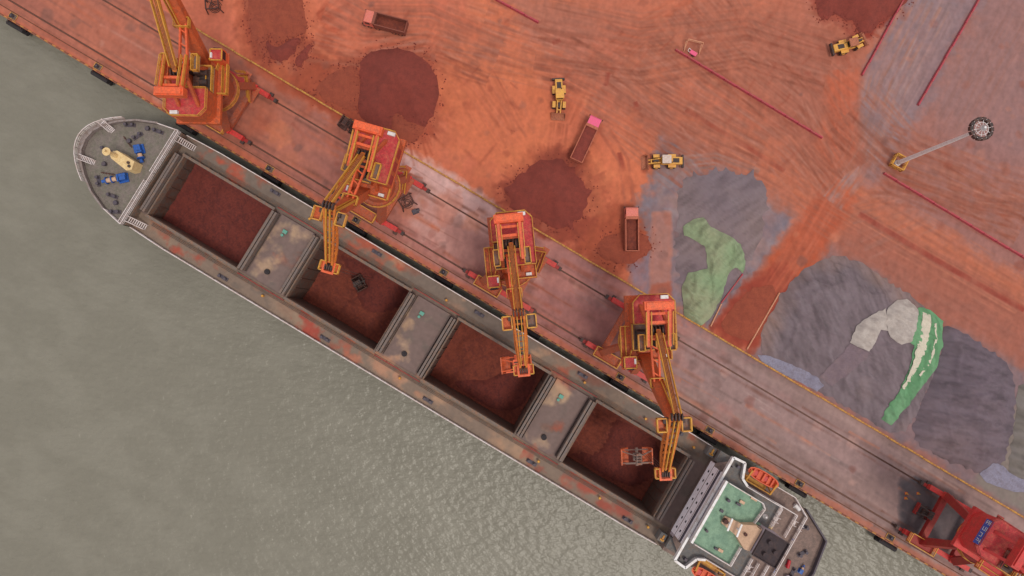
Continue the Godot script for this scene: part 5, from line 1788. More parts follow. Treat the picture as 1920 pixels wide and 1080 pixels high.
func wheel_loader(label: String, p: Vector3, yaw: float, bend: float, roof: String, bucket_y: float, blade := false):
	var root := thing("wheel_loader", label, "loader", Transform3D(Basis(Vector3.UP, yaw), p), "yellow wheel loaders in the yard")
	for x in [-1.05, 1.05]: wheel_set(root, x, -1.5, 0.78, 0.62, "loader_yellow")
	var fr := Transform3D(Basis(Vector3.UP, bend), Vector3(0, 0, 0.1))
	for x in [-1.05, 1.05]:
		var b0 := MB.new(fr)
		b0.cyl(Vector3(x - 0.31, 0.78, 1.5), Vector3(x + 0.31, 0.78, 1.5), 0.78, 0.78, 18)
		var w := obj("wheel", b0, "tyre", root)
		b0 = MB.new(fr)
		b0.cyl(Vector3(x + signf(x) * 0.31, 0.78, 1.5), Vector3(x + signf(x) * 0.36, 0.78, 1.5), 0.42, 0.3, 14)
		obj("rim", b0, "loader_yellow", w)
	var b := MB.new()
	b.mm(-0.6, 0.6, 0.6, 1.2, -3.2, 0.2)
	obj("rear_frame", b, "machine_dark", root)
	b = MB.new()
	b.extrude(PackedVector2Array([Vector2(-3.6, 0.9), Vector2(-0.9, 1.0), Vector2(-0.9, 2.15), Vector2(-3.2, 2.0), Vector2(-3.6, 1.8)]), -0.72, 0.72)
	var hood := obj("engine_hood", b, "loader_yellow", root)
	b = MB.new()
	b.mm(-0.45, 0.45, 2.05, 2.12, -2.9, -1.6)
	b.cyl(Vector3(0.45, 2.1, -1.4), Vector3(0.45, 2.8, -1.4), 0.09, 0.09, 8)
	obj("grille", b, "machine_dark", hood)
	b = MB.new()
	b.mm(-1.3, 1.3, 0.7, 1.5, -3.95, -3.6)
	obj("counterweight", b, "machine_dark", root)
	for x in [-1.05, 1.05]:
		b = MB.new()
		b.mm(x - 0.32, x + 0.32, 1.6, 1.68, -2.3, -0.7)
		obj("mudguard", b, "loader_yellow", root)
	b = MB.new()
	b.mm(-0.75, 0.75, 1.2, 1.9, -0.9, 0.75)
	for x in [-0.7, 0.7]:
		for z in [-0.85, 0.7]: b.bar(Vector3(x, 1.9, z), Vector3(x * 0.95, 3.15, z * 0.9), 0.12)
	var cab := obj("cab", b, "loader_yellow", root)
	b = MB.new()
	b.mm(-0.66, 0.66, 1.9, 3.1, -0.78, 0.62)
	obj("cab_window", b, "glass", cab)
	b = MB.new()
	b.mm(-0.85, 0.85, 3.15, 3.3, -1.0, 0.8)
	obj("cab_roof", b, roof, cab)
	# articulated front half
	b = MB.new(fr)
	b.mm(-0.5, 0.5, 0.6, 1.4, 0.3, 2.0)
	b.mm(-0.5, -0.3, 1.4, 2.1, 0.8, 1.4)
	b.mm(0.3, 0.5, 1.4, 2.1, 0.8, 1.4)
	b.bar(Vector3(-0.4, 2.0, 0.9), Vector3(-0.35, bucket_y + 0.9, 3.1), 0.22, 0.35)
	b.bar(Vector3(0.4, 2.0, 0.9), Vector3(0.35, bucket_y + 0.9, 3.1), 0.22, 0.35)
	b.bar(Vector3(-0.45, 1.4, 2.6), Vector3(0.45, 1.4, 2.6), 0.2)
	for x in [-1.05, 1.05]: b.mm(x - 0.32, x + 0.32, 1.62, 1.7, 0.9, 2.2)
	obj("lift_arms", b, "loader_yellow", root)
	b = MB.new(fr)
	for x in [-0.25, 0.25]: b.cyl(Vector3(x, 1.2, 1.0), Vector3(x, bucket_y + 0.8, 2.6), 0.1, 0.1, 8)
	b.mm(-0.2, 0.2, 1.9, 2.1, 1.2, 2.3)
	obj("hydraulic_cylinder", b, "machine_dark", root)
	b = MB.new(fr)
	var pr := [Vector2(4.4, 0.08), Vector2(3.5, 0.05), Vector2(3.15, 0.3), Vector2(3.05, 0.8), Vector2(3.3, 1.25)]
	for i in 4:
		var a: Vector2 = pr[i]
		var q: Vector2 = pr[i + 1]
		b.bar(Vector3(0, a.y + bucket_y, a.x), Vector3(0, q.y + bucket_y, q.x), 2.9, 0.08)
	var side := PackedVector2Array()
	for q in pr: side.append(q + Vector2(0, bucket_y))
	for x in [-1.45, 1.39]: b.extrude(side, x, x + 0.06)
	obj("bucket", b, "loader_steel", root)

# ------------------------------------------------------------------ the place
func build_setting():
	# one picture of the ground's colours serves the yard and the quay apron
	var gm := StandardMaterial3D.new()
	gm.albedo_texture = make_ground_image()
	gm.roughness = 0.95
	gm.texture_repeat = false
	M["ground"] = gm
	var far := StandardMaterial3D.new()
	far.albedo_texture = paint_tex(c8(172, 102, 78), c8(150, 96, 82), 0.8, 5, 0.1)
	far.uv1_triplanar = true
	far.uv1_scale = Vector3.ONE / 30.0
	far.roughness = 0.95
	M["far_ground"] = far
	var b := MB.new()
	# yard sheet: inside the pictured rectangle it has a gentle relief
	var yard := PackedVector2Array([Vector2(-111.5, -69.5), Vector2(111.5, -69.5), Vector2(111.5, 60.0)])
	var k0 := QW(118.5, -4.6)
	var k1 := QW(-98.0, -4.6)
	yard.append_array([Vector2(111.5, k0.z + (111.5 - k0.x) * 0.5937), Vector2(k1.x - (k1.z + 69.5) / 0.5937, -69.5)])
	yard.remove_at(2)
	yard.remove_at(0)
	var g := MeshInstance3D.new()
	g.mesh = ground_sheet(yard, 1.2)
	g.name = "yard_ground"
	g.material_override = M["ground"]
	add_child(g)
	tag(g, "open ore yard of red dust and worn grey paving", "ground", "", "structure")
	# the land round about, cut to the landward side of the quay
	var land := PackedVector2Array()
	var la := QW(-1500, -4.6)
	var lb := QW(1500, -4.6)
	land.append_array([Vector2(la.x, la.z), Vector2(lb.x, lb.z), Vector2(lb.x, lb.z - 2200), Vector2(la.x, la.z - 2200)])
	b = MB.new()
	for i in [[0, 1, 2], [0, 2, 3]]:
		b.tri(Vector3(land[i[0]].x, -0.3, land[i[0]].y), Vector3(land[i[1]].x, -0.3, land[i[1]].y), Vector3(land[i[2]].x, -0.3, land[i[2]].y), Vector3(0, -50, 0))
	var fo := obj("ground", b, "far_ground")
	tag(fo, "flat red dusty land stretching away behind the yard", "ground", "", "structure")
	# quay slab
	var quay := thing("quay", "long concrete quay apron stained with red ore dust", "quay", Transform3D(QB, O))
	quay.set_meta("kind", "structure")
	b = MB.new()
	var trench := [[-4.6, -0.16], [-0.06, 0.06], [0.16, 9.92], [10.04, 10.16], [10.28, 11.75], [11.95, 13.7]]
	for r in trench:
		b.quad(Vector3(-1500, 0, r[0]), Vector3(1500, 0, r[0]), Vector3(1500, 0, r[1]), Vector3(-1500, 0, r[1]), Vector3(0, -9, 5))
	var top := obj("apron", b, "ground", quay)
	ground_uv(top)
	b = MB.new()
	for r in [[-0.16, -0.06], [0.06, 0.16], [9.92, 10.04], [10.16, 10.28], [11.75, 11.95]]:      # rail slots and the cable trench
		b.quad(Vector3(-1500, -0.16, r[0]), Vector3(1500, -0.16, r[0]), Vector3(1500, -0.16, r[1]), Vector3(-1500, -0.16, r[1]), Vector3(0, -9, 5))
		for t in r: b.quad(Vector3(-1500, -0.16, t), Vector3(1500, -0.16, t), Vector3(1500, 0, t), Vector3(-1500, 0, t), Vector3(0, -0.1, (r[0] + r[1]) * 0.5 + 50))
	obj("rail_slot", b, "kerb_dark", quay)
	for t in [0.0, 10.1]:
		b = MB.new()
		b.mm(-400, 400, -0.1, 0.07, t - 0.055, t + 0.055)
		obj("crane_rail", b, "steel_rail", quay)
	b = MB.new()
	b.quad(Vector3(-1500, 0, 13.7), Vector3(1500, 0, 13.7), Vector3(1500, -14, 13.7), Vector3(-1500, -14, 13.7), Vector3(0, -5, 0))
	obj("quay_wall", b, "quay_face", quay)
	# edge kerb, yellow and dark blocks in turn
	var ke := thing("edge_kerb", "low kerb of alternating yellow and dark blocks on the quay's water edge", "kerb", Transform3D(QB, O + N * 13.5))
	b = MB.new()
	b.hexa([Vector3(-0.48, 0, -0.12), Vector3(0.48, 0, -0.12), Vector3(0.48, 0, 0.12), Vector3(-0.48, 0, 0.12), Vector3(-0.46, 0.2, -0.08), Vector3(0.46, 0.2, -0.08), Vector3(0.46, 0.2, 0.08), Vector3(-0.46, 0.2, 0.08)])
	var bm := b.mesh()
	for i in 236:
		piece("kerb_block", bm, "kerb_yellow" if i % 2 else "kerb_dark", ke, Transform3D(Basis(), Vector3(-122.0 + i, 0.0, 0)))
	# yellow kerb between the apron and the yard
	var ky := thing("yard_kerb", "narrow yellow kerb dividing the apron from the yard", "kerb", Transform3D(QB, O + N * -4.6))
	b = MB.new()
	b.mm(-1.96, 1.96, 0, 0.45, -0.16, 0.16)
	b.mm(-1.9, 1.9, 0.45, 0.5, -0.1, 0.1)
	bm = b.mesh()
	for i in 54:
		var x := -104.0 + i * 4.0
		if x > -94.0 and x < -80.0: continue
		piece("kerb_section", bm, "kerb_yellow", ky, Transform3D(Basis(Vector3.UP, rng.randf_range(-0.008, 0.008)), Vector3(x, 0, rng.randf_range(-0.05, 0.05))))
	for i in 10:
		piece("kerb_section", bm, "kerb_yellow", ky, Transform3D(Basis(Vector3.UP, rng.randf_range(-0.008, 0.008)), Vector3(112.0 + i * 4.0, 0, 0)))
	# fenders and bollards at the stations along the edge
	for i in 11:
		var s := -113.0 + i * 21.0
		var names := ["where the empty quay begins", "beyond the ship's bow", "beside the ship's bow", "beside the ship's first hold", "beside the ship's second hold", "between the second and third holds", "beside the ship's third hold", "beside the hold next to the bridge", "abreast of the ship's bridge", "just past the ship's stern", "below the red crane"]
		var f := thing("quay_fender", "black rubber fender hung on the quay wall" + ((" " + names[i]) if names[i] else " along the ship's side"), "fender", Transform3D(QB, QW(s, 13.7, -2.4)), "rubber fenders along the quay wall")
		b = MB.new()
		b.cyl(Vector3(-2.0, 1.4, 0.5), Vector3(2.0, 1.4, 0.5), 0.5, 0.5, 14)
		b.cyl(Vector3(-2.0, 0.2, 0.5), Vector3(2.0, 0.2, 0.5), 0.5, 0.5, 14)
		obj("rubber_roll", b, "rubber", f)
		b = MB.new()
		for x in [-1.6, 1.6]: b.bar(Vector3(x, 2.35, 0.02), Vector3(x, 1.9, 0.5), 0.08)
		obj("chain", b, "scrap_dark", f)
		var m := thing("quay_bollard", "dark iron mooring bollard on a yellow-edged base" + ((" " + names[i]) if names[i] else " along the ship's side"), "bollard", Transform3D(QB, QW(s - 0.8, 12.65, 0)), "mooring bollards along the quay edge")
		b = MB.new()
		b.mm(-0.8, 0.8, 0, 0.1, -0.6, 0.6)
		obj("base", b, "quay_face", m)
		b = MB.new()
		for z in [-0.6, 0.6]: b.bar(Vector3(-0.85, 0.12, z), Vector3(0.85, 0.12, z), 0.1)
		for x in [-0.85, 0.85]: b.bar(Vector3(x, 0.12, -0.6), Vector3(x, 0.12, 0.6), 0.1)
		obj("edging", b, "kerb_yellow", m)
		b = MB.new()
		b.cyl(Vector3(0, 0.1, 0), Vector3(0, 0.5, 0), 0.24, 0.2, 12)
		b.cyl(Vector3(0, 0.5, 0), Vector3(0, 0.7, 0), 0.36, 0.4, 12)
		b.cyl(Vector3(0, 0.7, 0), Vector3(0, 0.8, 0), 0.4, 0.2, 12)
		obj("post", b, "deck_iron", m)
	# water, open where the ship floats
	var wm := StandardMaterial3D.new()
	wm.albedo_texture = paint_tex(c8(123, 119, 107), c8(129, 125, 113), 1.0, 9, 0.01)
	wm.roughness = 0.35
	wm.metallic_specular = 0.42
	wm.normal_enabled = true
	wm.normal_texture = noise_normal(0.03, 5.0, 5, 5, 1024)
	wm.normal_scale = 0.58
	M["water"] = wm
	var half1 := PackedVector2Array([Vector2(-1500, 13.65), Vector2(1500, 13.65), Vector2(1500, SHIP_T), Vector2(-1500, SHIP_T)])
	var half2 := PackedVector2Array([Vector2(-1500, SHIP_T), Vector2(1500, SHIP_T), Vector2(1500, 1500), Vector2(-1500, 1500)])
	var hl := PackedVector2Array()
	for p in hull_line: hl.append(p + Vector2(0, SHIP_T))
	var ws := PackedVector3Array()
	for h in [half1, half2]:
		for pl in Geometry2D.clip_polygons(h, hl):
			var id := Geometry2D.triangulate_polygon(pl)
			for i in range(0, id.size(), 3):
				for q in 3: ws.append(Vector3(pl[id[i + q]].x, 0, pl[id[i + q]].y))
	b = MB.new()
	for i in range(0, ws.size(), 3): b.tri(ws[i], ws[i + 1], ws[i + 2], Vector3(0, -99, 0))
	var ta := PackedFloat32Array()
	for i in b.uv.size():
		var w2 := b.uv[i].rotated(0.2)           # ripples run up to the right in the picture
		b.uv[i] = Vector2(w2.x / 84.0, w2.y / 50.0)
		ta.append_array([1, 0, 0, 1])
	var wo := obj("water", b, "water", null, Transform3D(QB, O + Vector3(0, WATER_Y, 0)))
	var arr := wo.mesh.surface_get_arrays(0)
	arr[Mesh.ARRAY_TANGENT] = ta
	var am := ArrayMesh.new()
	am.add_surface_from_arrays(Mesh.PRIMITIVE_TRIANGLES, arr)
	wo.mesh = am
	tag(wo, "murky grey-green harbour water with small ripples", "water", "", "structure")

func ground_uv(o: MeshInstance3D):
	var arr := o.mesh.surface_get_arrays(0)
	var uv := PackedVector2Array()
	for p in arr[Mesh.ARRAY_VERTEX]:
		var w: Vector3 = o.global_transform * p
		uv.append(Vector2((w.x + 112.0) / 224.0, (w.z + 70.0) / 140.0))
	arr[Mesh.ARRAY_TEX_UV] = uv
	var m := ArrayMesh.new()
	m.add_surface_from_arrays(Mesh.PRIMITIVE_TRIANGLES, arr)
	o.mesh = m

func ground_sheet(pl: PackedVector2Array, cell: float) -> ArrayMesh:
	var m := blanket(pl, cell, func(p: Vector2) -> float:
		return -0.06 + 0.07 * noise_at(1, p.x * 4.0, p.y * 4.0))
	var arr := m.surface_get_arrays(0)
	var uv := PackedVector2Array()
	for p in arr[Mesh.ARRAY_VERTEX]: uv.append(Vector2((p.x + 112.0) / 224.0, (p.z + 70.0) / 140.0))
	arr[Mesh.ARRAY_TEX_UV] = uv
	var r := ArrayMesh.new()
	r.add_surface_from_arrays(Mesh.PRIMITIVE_TRIANGLES, arr)
	return r

func barrier(label: String, a: Array):
	var p := P(a[0], a[1])
	var q := P(a[2], a[3])
	var l := p.distance_to(q)
	var d := (q - p).normalized()
	var root := thing("red_barrier", label, "barrier", Transform3D(Basis(d, Vector3.UP, d.cross(Vector3.UP)), p), "low red barriers edging the yard lanes")
	var k := int(round(l / 3.0))
	var b := MB.new()
	var w := l / k * 0.5 - 0.04
	b.hexa([Vector3(-w, -0.06, -0.24), Vector3(w, -0.06, -0.24), Vector3(w, -0.06, 0.24), Vector3(-w, -0.06, 0.24), Vector3(-w, 0.6, -0.13), Vector3(w, 0.6, -0.13), Vector3(w, 0.6, 0.13), Vector3(-w, 0.6, 0.13)])
	var m := b.mesh()
	for i in k:
		piece("barrier_block", m, "barrier_red", root, Transform3D(Basis(Vector3.UP, rng.randf_range(-0.012, 0.012)), Vector3((i + 0.5) * l / k, 0, rng.randf_range(-0.04, 0.04))))

func light_mast():
	var p := P(1682, 306)
	var root := thing("light_mast", "tall white lighting mast with a ring of floodlights and a yellow fence at its foot", "light mast", Transform3D(Basis(Vector3.UP, -0.5), p))
	var b := MB.new()
	b.cyl(Vector3(0, -0.06, 0), Vector3(0, 0.4, 0), 0.7, 0.6, 14)
	b.cyl(Vector3(0, 0.4, 0), Vector3(0, 26.0, 0), 0.46, 0.26, 14)
	obj("pole", b, "galvanised", root)
	b = MB.new()
	b.rail([Vector3(-1.3, -0.06, -1.3), Vector3(1.3, -0.06, -1.3), Vector3(1.3, -0.06, 1.3), Vector3(-1.3, -0.06, 1.3)], true, 1.4, 0.22, 1.3)
	obj("foot_fence", b, "crane_yellow", root)
	b = MB.new()
	for r in [1.1, 1.75]:
		for i in 20:
			var a := TAU * i / 20
			var c := TAU * (i + 1) / 20
			b.bar(Vector3(r * cos(a), 25.6, r * sin(a)), Vector3(r * cos(c), 25.6, r * sin(c)), 0.07)
	for i in 10:
		var a := TAU * i / 10
		b.bar(Vector3(0.2 * cos(a), 25.7, 0.2 * sin(a)), Vector3(1.75 * cos(a), 25.6, 1.75 * sin(a)), 0.07)
	obj("lamp_ring", b, "galvanised", root)
	for i in 14:
		var a := TAU * i / 14
		b = MB.new(Transform3D(Basis(Vector3.UP, -a), Vector3(1.6 * cos(a), 25.4, 1.6 * sin(a))))
		b.hexa([Vector3(-0.15, -0.35, -0.3), Vector3(-0.15, -0.35, 0.3), Vector3(-0.15, 0.3, 0.3), Vector3(-0.15, 0.3, -0.3), Vector3(0.35, -0.5, -0.32), Vector3(0.35, -0.5, 0.32), Vector3(0.42, 0.25, 0.32), Vector3(0.42, 0.25, -0.32)])
		obj("floodlight", b, "machine_dark", root)
	b = MB.new()
	b.cyl(Vector3(0, 25.9, 0), Vector3(0, 26.2, 0), 0.5, 0.5, 18)
	b.cyl(Vector3(0, 26.2, 0), Vector3(0, 26.45, 0), 0.5, 0.2, 18)
	obj("rain_cap", b, "white_paint", root)

func yard_things():
	# heaps of ore
	heap("ore_pile", [672, 118, 690, 100, 730, 90, 770, 95, 805, 118, 825, 160, 820, 200, 795, 245, 765, 232, 745, 205, 735, 240, 745, 262, 715, 250, 668, 218, 675, 170], 9.0, 0.72, 0.7, "ore_dark", "largest round heap of dark red ore by the yellow kerb", "ore pile", 0.6, 0.0, "dark red ore piles", 0.5)
	heap("ore_pile", [738, 206, 760, 222, 800, 228, 790, 258, 770, 268, 744, 262, 730, 240], 1.6, 0.45, 0.3, "ore_mid", "lighter ore slope filling the notch in the largest round heap", "ore pile", 0.5, 0.0, "dark red ore piles")
	heap("ore_pile", [466, -30, 560, -30, 572, 30, 578, 62, 548, 70, 524, 82, 500, 62, 498, 92, 512, 116, 486, 100, 464, 50], 1.8, 0.3, 0.4, "ore_mid", "broad reddish ore heap beside the dark skeletal stand", "ore pile", 0.6, 0.0, "dark red ore piles")
	heap("ore_pile", [600, 150, 640, 128, 672, 122, 678, 165, 668, 216, 630, 198, 590, 175], 1.5, 0.4, 0.4, "ore_mid", "lower reddish ore spread adjoining the largest round heap", "ore pile", 0.6, 0.0, "dark red ore piles")
	heap("ore_pile", [498, 70, 520, 92, 545, 74, 568, 68, 550, 98, 530, 118, 505, 110], 1.2, 0.6, 0.4, "ore_dark", "small crescent ridge of ore beside the quay crane's kerb", "ore pile", 0.5, 0.0, "dark red ore piles")
	heap("ore_pile", [548, 122, 562, 98, 586, 82, 580, 104, 566, 124], 0.9, 0.6, 0.3, "ore_dark", "narrow tongue of ore next to the small crescent ridge", "ore pile", 0.5, 0.0, "dark red ore piles")
	heap("ore_pile", [945, 350, 990, 318, 1030, 296, 1068, 300, 1090, 340, 1110, 372, 1095, 400, 1070, 432, 1030, 428, 985, 405, 952, 385], 8.0, 0.62, 0.9, "ore_dark", "ragged ore heap the pink-cabbed truck has tipped onto", "ore pile", 0.5, 0.0, "dark red ore piles", 1.5)
	heap("ore_pile", [1112, 470, 1135, 440, 1170, 432, 1215, 440, 1222, 470, 1195, 492, 1150, 497], 1.6, 0.45, 0.6, "ore_mid", "low ore heap spread under and beside the truck near the coal", "ore pile", 0.5, 0.0, "dark red ore piles")
	heap("ore_pile", [1528, -40, 1740, -40, 1700, 5, 1655, 42, 1618, 70, 1600, 52, 1608, 36, 1580, 40, 1572, 20, 1545, 40, 1532, 30], 6.0, 0.55, 0.8, "ore_dark", "finger-edged ore heap worked by the loader beside the red barrier", "ore pile", 0.6, 0.0, "dark red ore piles")
	heap("ore_pile", [1352, 604, 1385, 560, 1430, 532, 1456, 540, 1442, 596, 1410, 647, 1350, 618], 1.2, 0.3, 0.8, "ore_mid", "red ore spill filling the lane between the two coal stacks", "ore pile", 0.5, 0.0, "dark red ore piles")
	# loose lumps rolled out from the feet of the heaps
	var b0 := MB.new()
	for h in piles.slice(0, piles.size() - 1):
		var rim: PackedVector2Array = h[0]
		for i in rim.size() * 4:
			var e := rim[rng.randi() % rim.size()]
			var c: Vector2 = h[5].get_center()
			var p := e + (e - c).normalized() * (absf(rng.randfn(0.0, 1.1)) - 0.3) + Vector2(rng.randf_range(-0.4, 0.4), rng.randf_range(-0.4, 0.4))
			var r := rng.randf_range(0.06, 0.2)
			var o := Vector3(p.x, lying_height(p) - 0.02, p.y)
			var k := []
			for q in 4: k.append(o + Vector3(cos(q * 1.57 + r * 40.0), 0.0, sin(q * 1.57 + r * 40.0)) * r * rng.randf_range(0.7, 1.3))
			for q in 4: b0.tri(k[q], k[(q + 1) % 4], o + Vector3(0, r * 1.1, 0), o - Vector3(0, 1, 0))
	var lumps := obj("ore_lumps", b0, "ore_dark")
	tag(lumps, "loose lumps of dark red ore scattered round the feet of the heaps", "ore", "", "stuff")
	# coal under nets
	var net0 := heap("coal_pile", [1278, 330, 1340, 318, 1420, 328, 1448, 376, 1432, 436, 1402, 505, 1368, 560, 1320, 608, 1288, 590, 1272, 520, 1266, 430], 1.5, 0.2, 0.5, "coal_dark", "flat grey coal stack half hidden by a green tarpaulin", "coal pile", 0.4, 0.0, "coal stacks beside the quay", 2.0)
	stain(net0, c8(122, 106, 113), c8(136, 116, 116), c8(146, 134, 140), 6.0)
	var net1 := heap("coal_pile", [1420, 645, 1440, 588, 1488, 520, 1545, 478, 1610, 486, 1670, 530, 1715, 560, 1762, 598, 1768, 650, 1740, 730, 1698, 822, 1640, 794, 1540, 736, 1450, 684], 4.2, 0.42, 0.6, "coal_net", "broad netted coal stack with white and green covers on its crest", "coal pile", 0.3, 0.5, "coal stacks beside the quay")
	var net2 := heap("coal_pile", [1765, 600, 1830, 640, 1885, 675, 1905, 720, 1902, 790, 1890, 850, 1862, 898, 1770, 862, 1700, 822, 1738, 730, 1766, 660], 4.0, 0.5, 0.5, "net_black", "dark netted coal stack right of the bright green strip", "coal pile", 0.3, 0.42, "coal stacks beside the quay")
	var net3 := heap("coal_pile", [1906, 705, 1990, 750, 1990, 975, 1925, 930, 1885, 895, 1904, 800], 2.6, 0.4, 0.4, "coal_net", "grey-green sheeted coal stack past the dark netted one", "coal pile", 0.4, 0.4, "coal stacks beside the quay")
	stain(net3, c8(126, 118, 112), c8(134, 122, 108), c8(146, 140, 146), 5.0)
	stain(net1, c8(122, 107, 113), c8(156, 124, 112), c8(152, 140, 148), 1.0)
	stain(net2, c8(110, 96, 106), c8(122, 102, 106), c8(130, 118, 130), 2.0)
	var gt := sheet("tarpaulin", [1280, 425, 1300, 412, 1318, 408, 1332, 425, 1362, 440, 1388, 458, 1398, 490, 1392, 512, 1380, 500, 1366, 512, 1352, 560, 1332, 596, 1312, 612, 1296, 606, 1282, 590, 1278, 540, 1290, 512, 1328, 504, 1322, 462, 1296, 446, 1282, 442], 0.12, 0.5, "tarp_green", "rumpled dull green tarpaulin trailing over the flat coal stack", "tarpaulin", 0.3)
	stain(gt, c8(130, 160, 120), c8(156, 158, 128), c8(144, 176, 138), 3.0)
	var gt2 := sheet("tarpaulin", [1722, 576, 1744, 580, 1768, 602, 1766, 650, 1756, 690, 1720, 736, 1690, 772, 1669, 798, 1653, 786, 1661, 766, 1688, 728, 1706, 690, 1714, 648, 1700, 638, 1712, 600], 0.14, 0.18, "tarp_bright", "long bright green strip cover running down the netted coal stack", "tarpaulin", 0.3)
	stain(gt2, c8(104, 156, 112), c8(130, 166, 128), c8(150, 180, 150), 4.0)
	sheet("tarpaulin", [1728, 584, 1742, 590, 1741, 625, 1734, 662, 1718, 690, 1694, 730, 1690, 728, 1706, 694, 1714, 668, 1722, 630], 0.42, 0.12, "tarp_pale", "pale worn band lying on the bright green strip cover's left edge")
	sheet("tarpaulin", [1750, 606, 1754, 606, 1752, 650, 1742, 682, 1724, 706, 1721, 703, 1738, 678, 1748, 648], 0.42, 0.12, "tarp_pale", "thin pale band lying on the middle of the bright green strip")
	sheet("tarpaulin", [1682, 562, 1700, 560, 1722, 582, 1712, 640, 1690, 646, 1668, 632, 1660, 604, 1664, 578], 0.16, 0.34, "tarp_white", "white sheet bunched beside the top of the green strip")
	sheet("tarpaulin", [1660, 578, 1664, 620, 1650, 618, 1642, 638, 1630, 660, 1608, 650, 1592, 642, 1606, 610, 1630, 592], 0.18, 0.34, "tarp_white", "white sheet with a frayed lower end on the coal stack's crest")
	sheet("tarpaulin", [1594, 644, 1634, 664, 1560, 724, 1536, 706], 0.1, 0.08, "coal_dark", "dark grey flat sheet below the frayed white sheet")
	sheet("tarpaulin", [1420, 664, 1445, 668, 1485, 684, 1530, 705, 1545, 722, 1532, 734, 1490, 712, 1450, 692, 1428, 678], 0.08, 0.12, "tarp_blue", "bluish plastic hem along the foot of the broad netted stack")
	sheet("tarpaulin", [1835, 888, 1862, 868, 1880, 872, 1900, 892, 1920, 900, 1935, 925, 1900, 922, 1850, 905], 0.08, 0.15, "tarp_blue", "bluish plastic hem at the foot of the dark netted stack")
	# barriers
	barrier("red barrier beside the pale steel frame, ending at the truck crossing", [1266, 94, 1541, 259])
	barrier("red barrier next to the finger-edged ore heap and its loader", [1704, -20, 1615, 142])
	barrier("red barrier between the grey lanes without a loader beside it", [1846, -20, 1720, 198])
	barrier("red barrier starting at the foot of the lighting mast", [1656, 325, 1960, 508])
	barrier("short worn red barrier on the mauve patch behind the trucks", [905, -14, 1010, 43])
	for a in [["low rust-red edge strip between the green tarpaulin and the ore lane", [1392, 514, 1352, 568]], ["low pale edge strip beside the ore lane at the green tarpaulin's foot", [1352, 570, 1332, 612]], ["low pale edge strip between the ore lane and the netted coal", [1400, 655, 1461, 549]]]:
		var p := P(a[1][0], a[1][1])
		var q := P(a[1][2], a[1][3])
		var b := MB.new()
		b.bar(Vector3(0, 0.1, 0), q - p + Vector3(0, 0.1, 0), 0.25, 0.35)
		b.bar(Vector3(0, 0.3, 0), q - p + Vector3(0, 0.3, 0), 0.12, 0.1)
		var o := obj("edge_strip", b, "frame_pale" if "pale" in a[0] else "barrier_red", null, Transform3D(Basis(), p))
		tag(o, a[0], "edging")
	light_mast()
	# pale steel frame, like a goal, with a small cart by it
	var fp := P(1298, 92)
	var fr := thing("goal_stand", "thin pale steel frame like a goal standing by the red barrier", "frame", Transform3D(Basis(Vector3.UP, -0.24), fp))
	var b := MB.new()
	for x in [-1.6, 1.6]:
		b.bar(Vector3(x, -0.06, 1.0), Vector3(x, 2.3, -0.8), 0.12)
		b.bar(Vector3(x, 0.02, 1.0), Vector3(x, 0.02, -1.6), 0.12)
		b.bar(Vector3(x, 0.0, -1.6), Vector3(x, 2.3, -0.8), 0.1)
	obj("side_frame", b, "frame_pale", fr)
	b = MB.new()
	b.bar(Vector3(-1.6, 2.3, -0.8), Vector3(1.6, 2.3, -0.8), 0.14)
	obj("crossbar", b, "frame_pale", fr)
	b = MB.new()
	b.bar(Vector3(-1.6, 0.02, -1.6), Vector3(1.6, 0.02, -1.6), 0.1)
	obj("ground_bar", b, "frame_pale", fr)
	var ct := thing("hand_cart", "small pink hand cart parked against the red barrier", "cart", Transform3D(Basis(Vector3.UP, -0.55), P(1299, 102, -0.03)))
	b = MB.new()
	b.mm(-0.8, 0.7, 0.35, 0.75, -0.4, 0.4)
	obj("tray", b, "truck_pink", ct)
	b = MB.new()
	b.bar(Vector3(-0.8, 0.7, -0.3), Vector3(-1.3, 1.0, -0.3), 0.07)
	b.bar(Vector3(-0.8, 0.7, 0.3), Vector3(-1.3, 1.0, 0.3), 0.07)
	b.bar(Vector3(-1.3, 1.0, -0.3), Vector3(-1.3, 1.0, 0.3), 0.07)
	obj("handle", b, "white_paint", ct)
	for s in [-0.45, 0.45]:
		b = MB.new()
		b.cyl(Vector3(0.1, 0.25, s - 0.05), Vector3(0.1, 0.25, s + 0.05), 0.25, 0.25, 12)
		obj("wheel", b, "tyre", ct)
	# vehicles
	dump_truck("dusty rose-cabbed dump truck with an empty bed above the largest ore heap", P(726, 50), -1.83, 9.0, "truck_rose", "truck_bed_dark", 1.25, "cargo_brown")
	dump_truck("bright pink-cabbed dump truck loaded with ore, backed to the ragged heap", P(1097, 266), PI - 0.44, 9.9, "truck_pink", "truck_bed", 2.45, "ore_dark")
	dump_truck("dusty rose-cabbed dump truck loaded with ore near the coal dust", P(1181, 432), PI, 9.0, "truck_rose", "truck_bed", 1.75, "cargo_brown")
	wheel_loader("yellow wheel loader with its empty bucket held level beside the loaded pink truck", P(1048, 186), 0.05, -0.1, "loader_yellow", 0.0)
	wheel_loader("yellow wheel loader with a pale cab roof at the edge of the coal dust", P(1243, 305), -PI * 0.5, 0.03, "cab_grey", 0.0)
	wheel_loader("yellow wheel loader digging at the finger-edged heap by the red barrier", P(1588, 90), PI * 0.5 + 0.22, 0.25, "loader_steel", 0.0)
	# spare gear on the apron
	grab("rusty dark spare grab standing by the yellow kerb behind a crane", P(655, 237, 0.0), 1.03, "scrap_dark", "scrap_dark", 1.6, 0.85)
	var i := 0
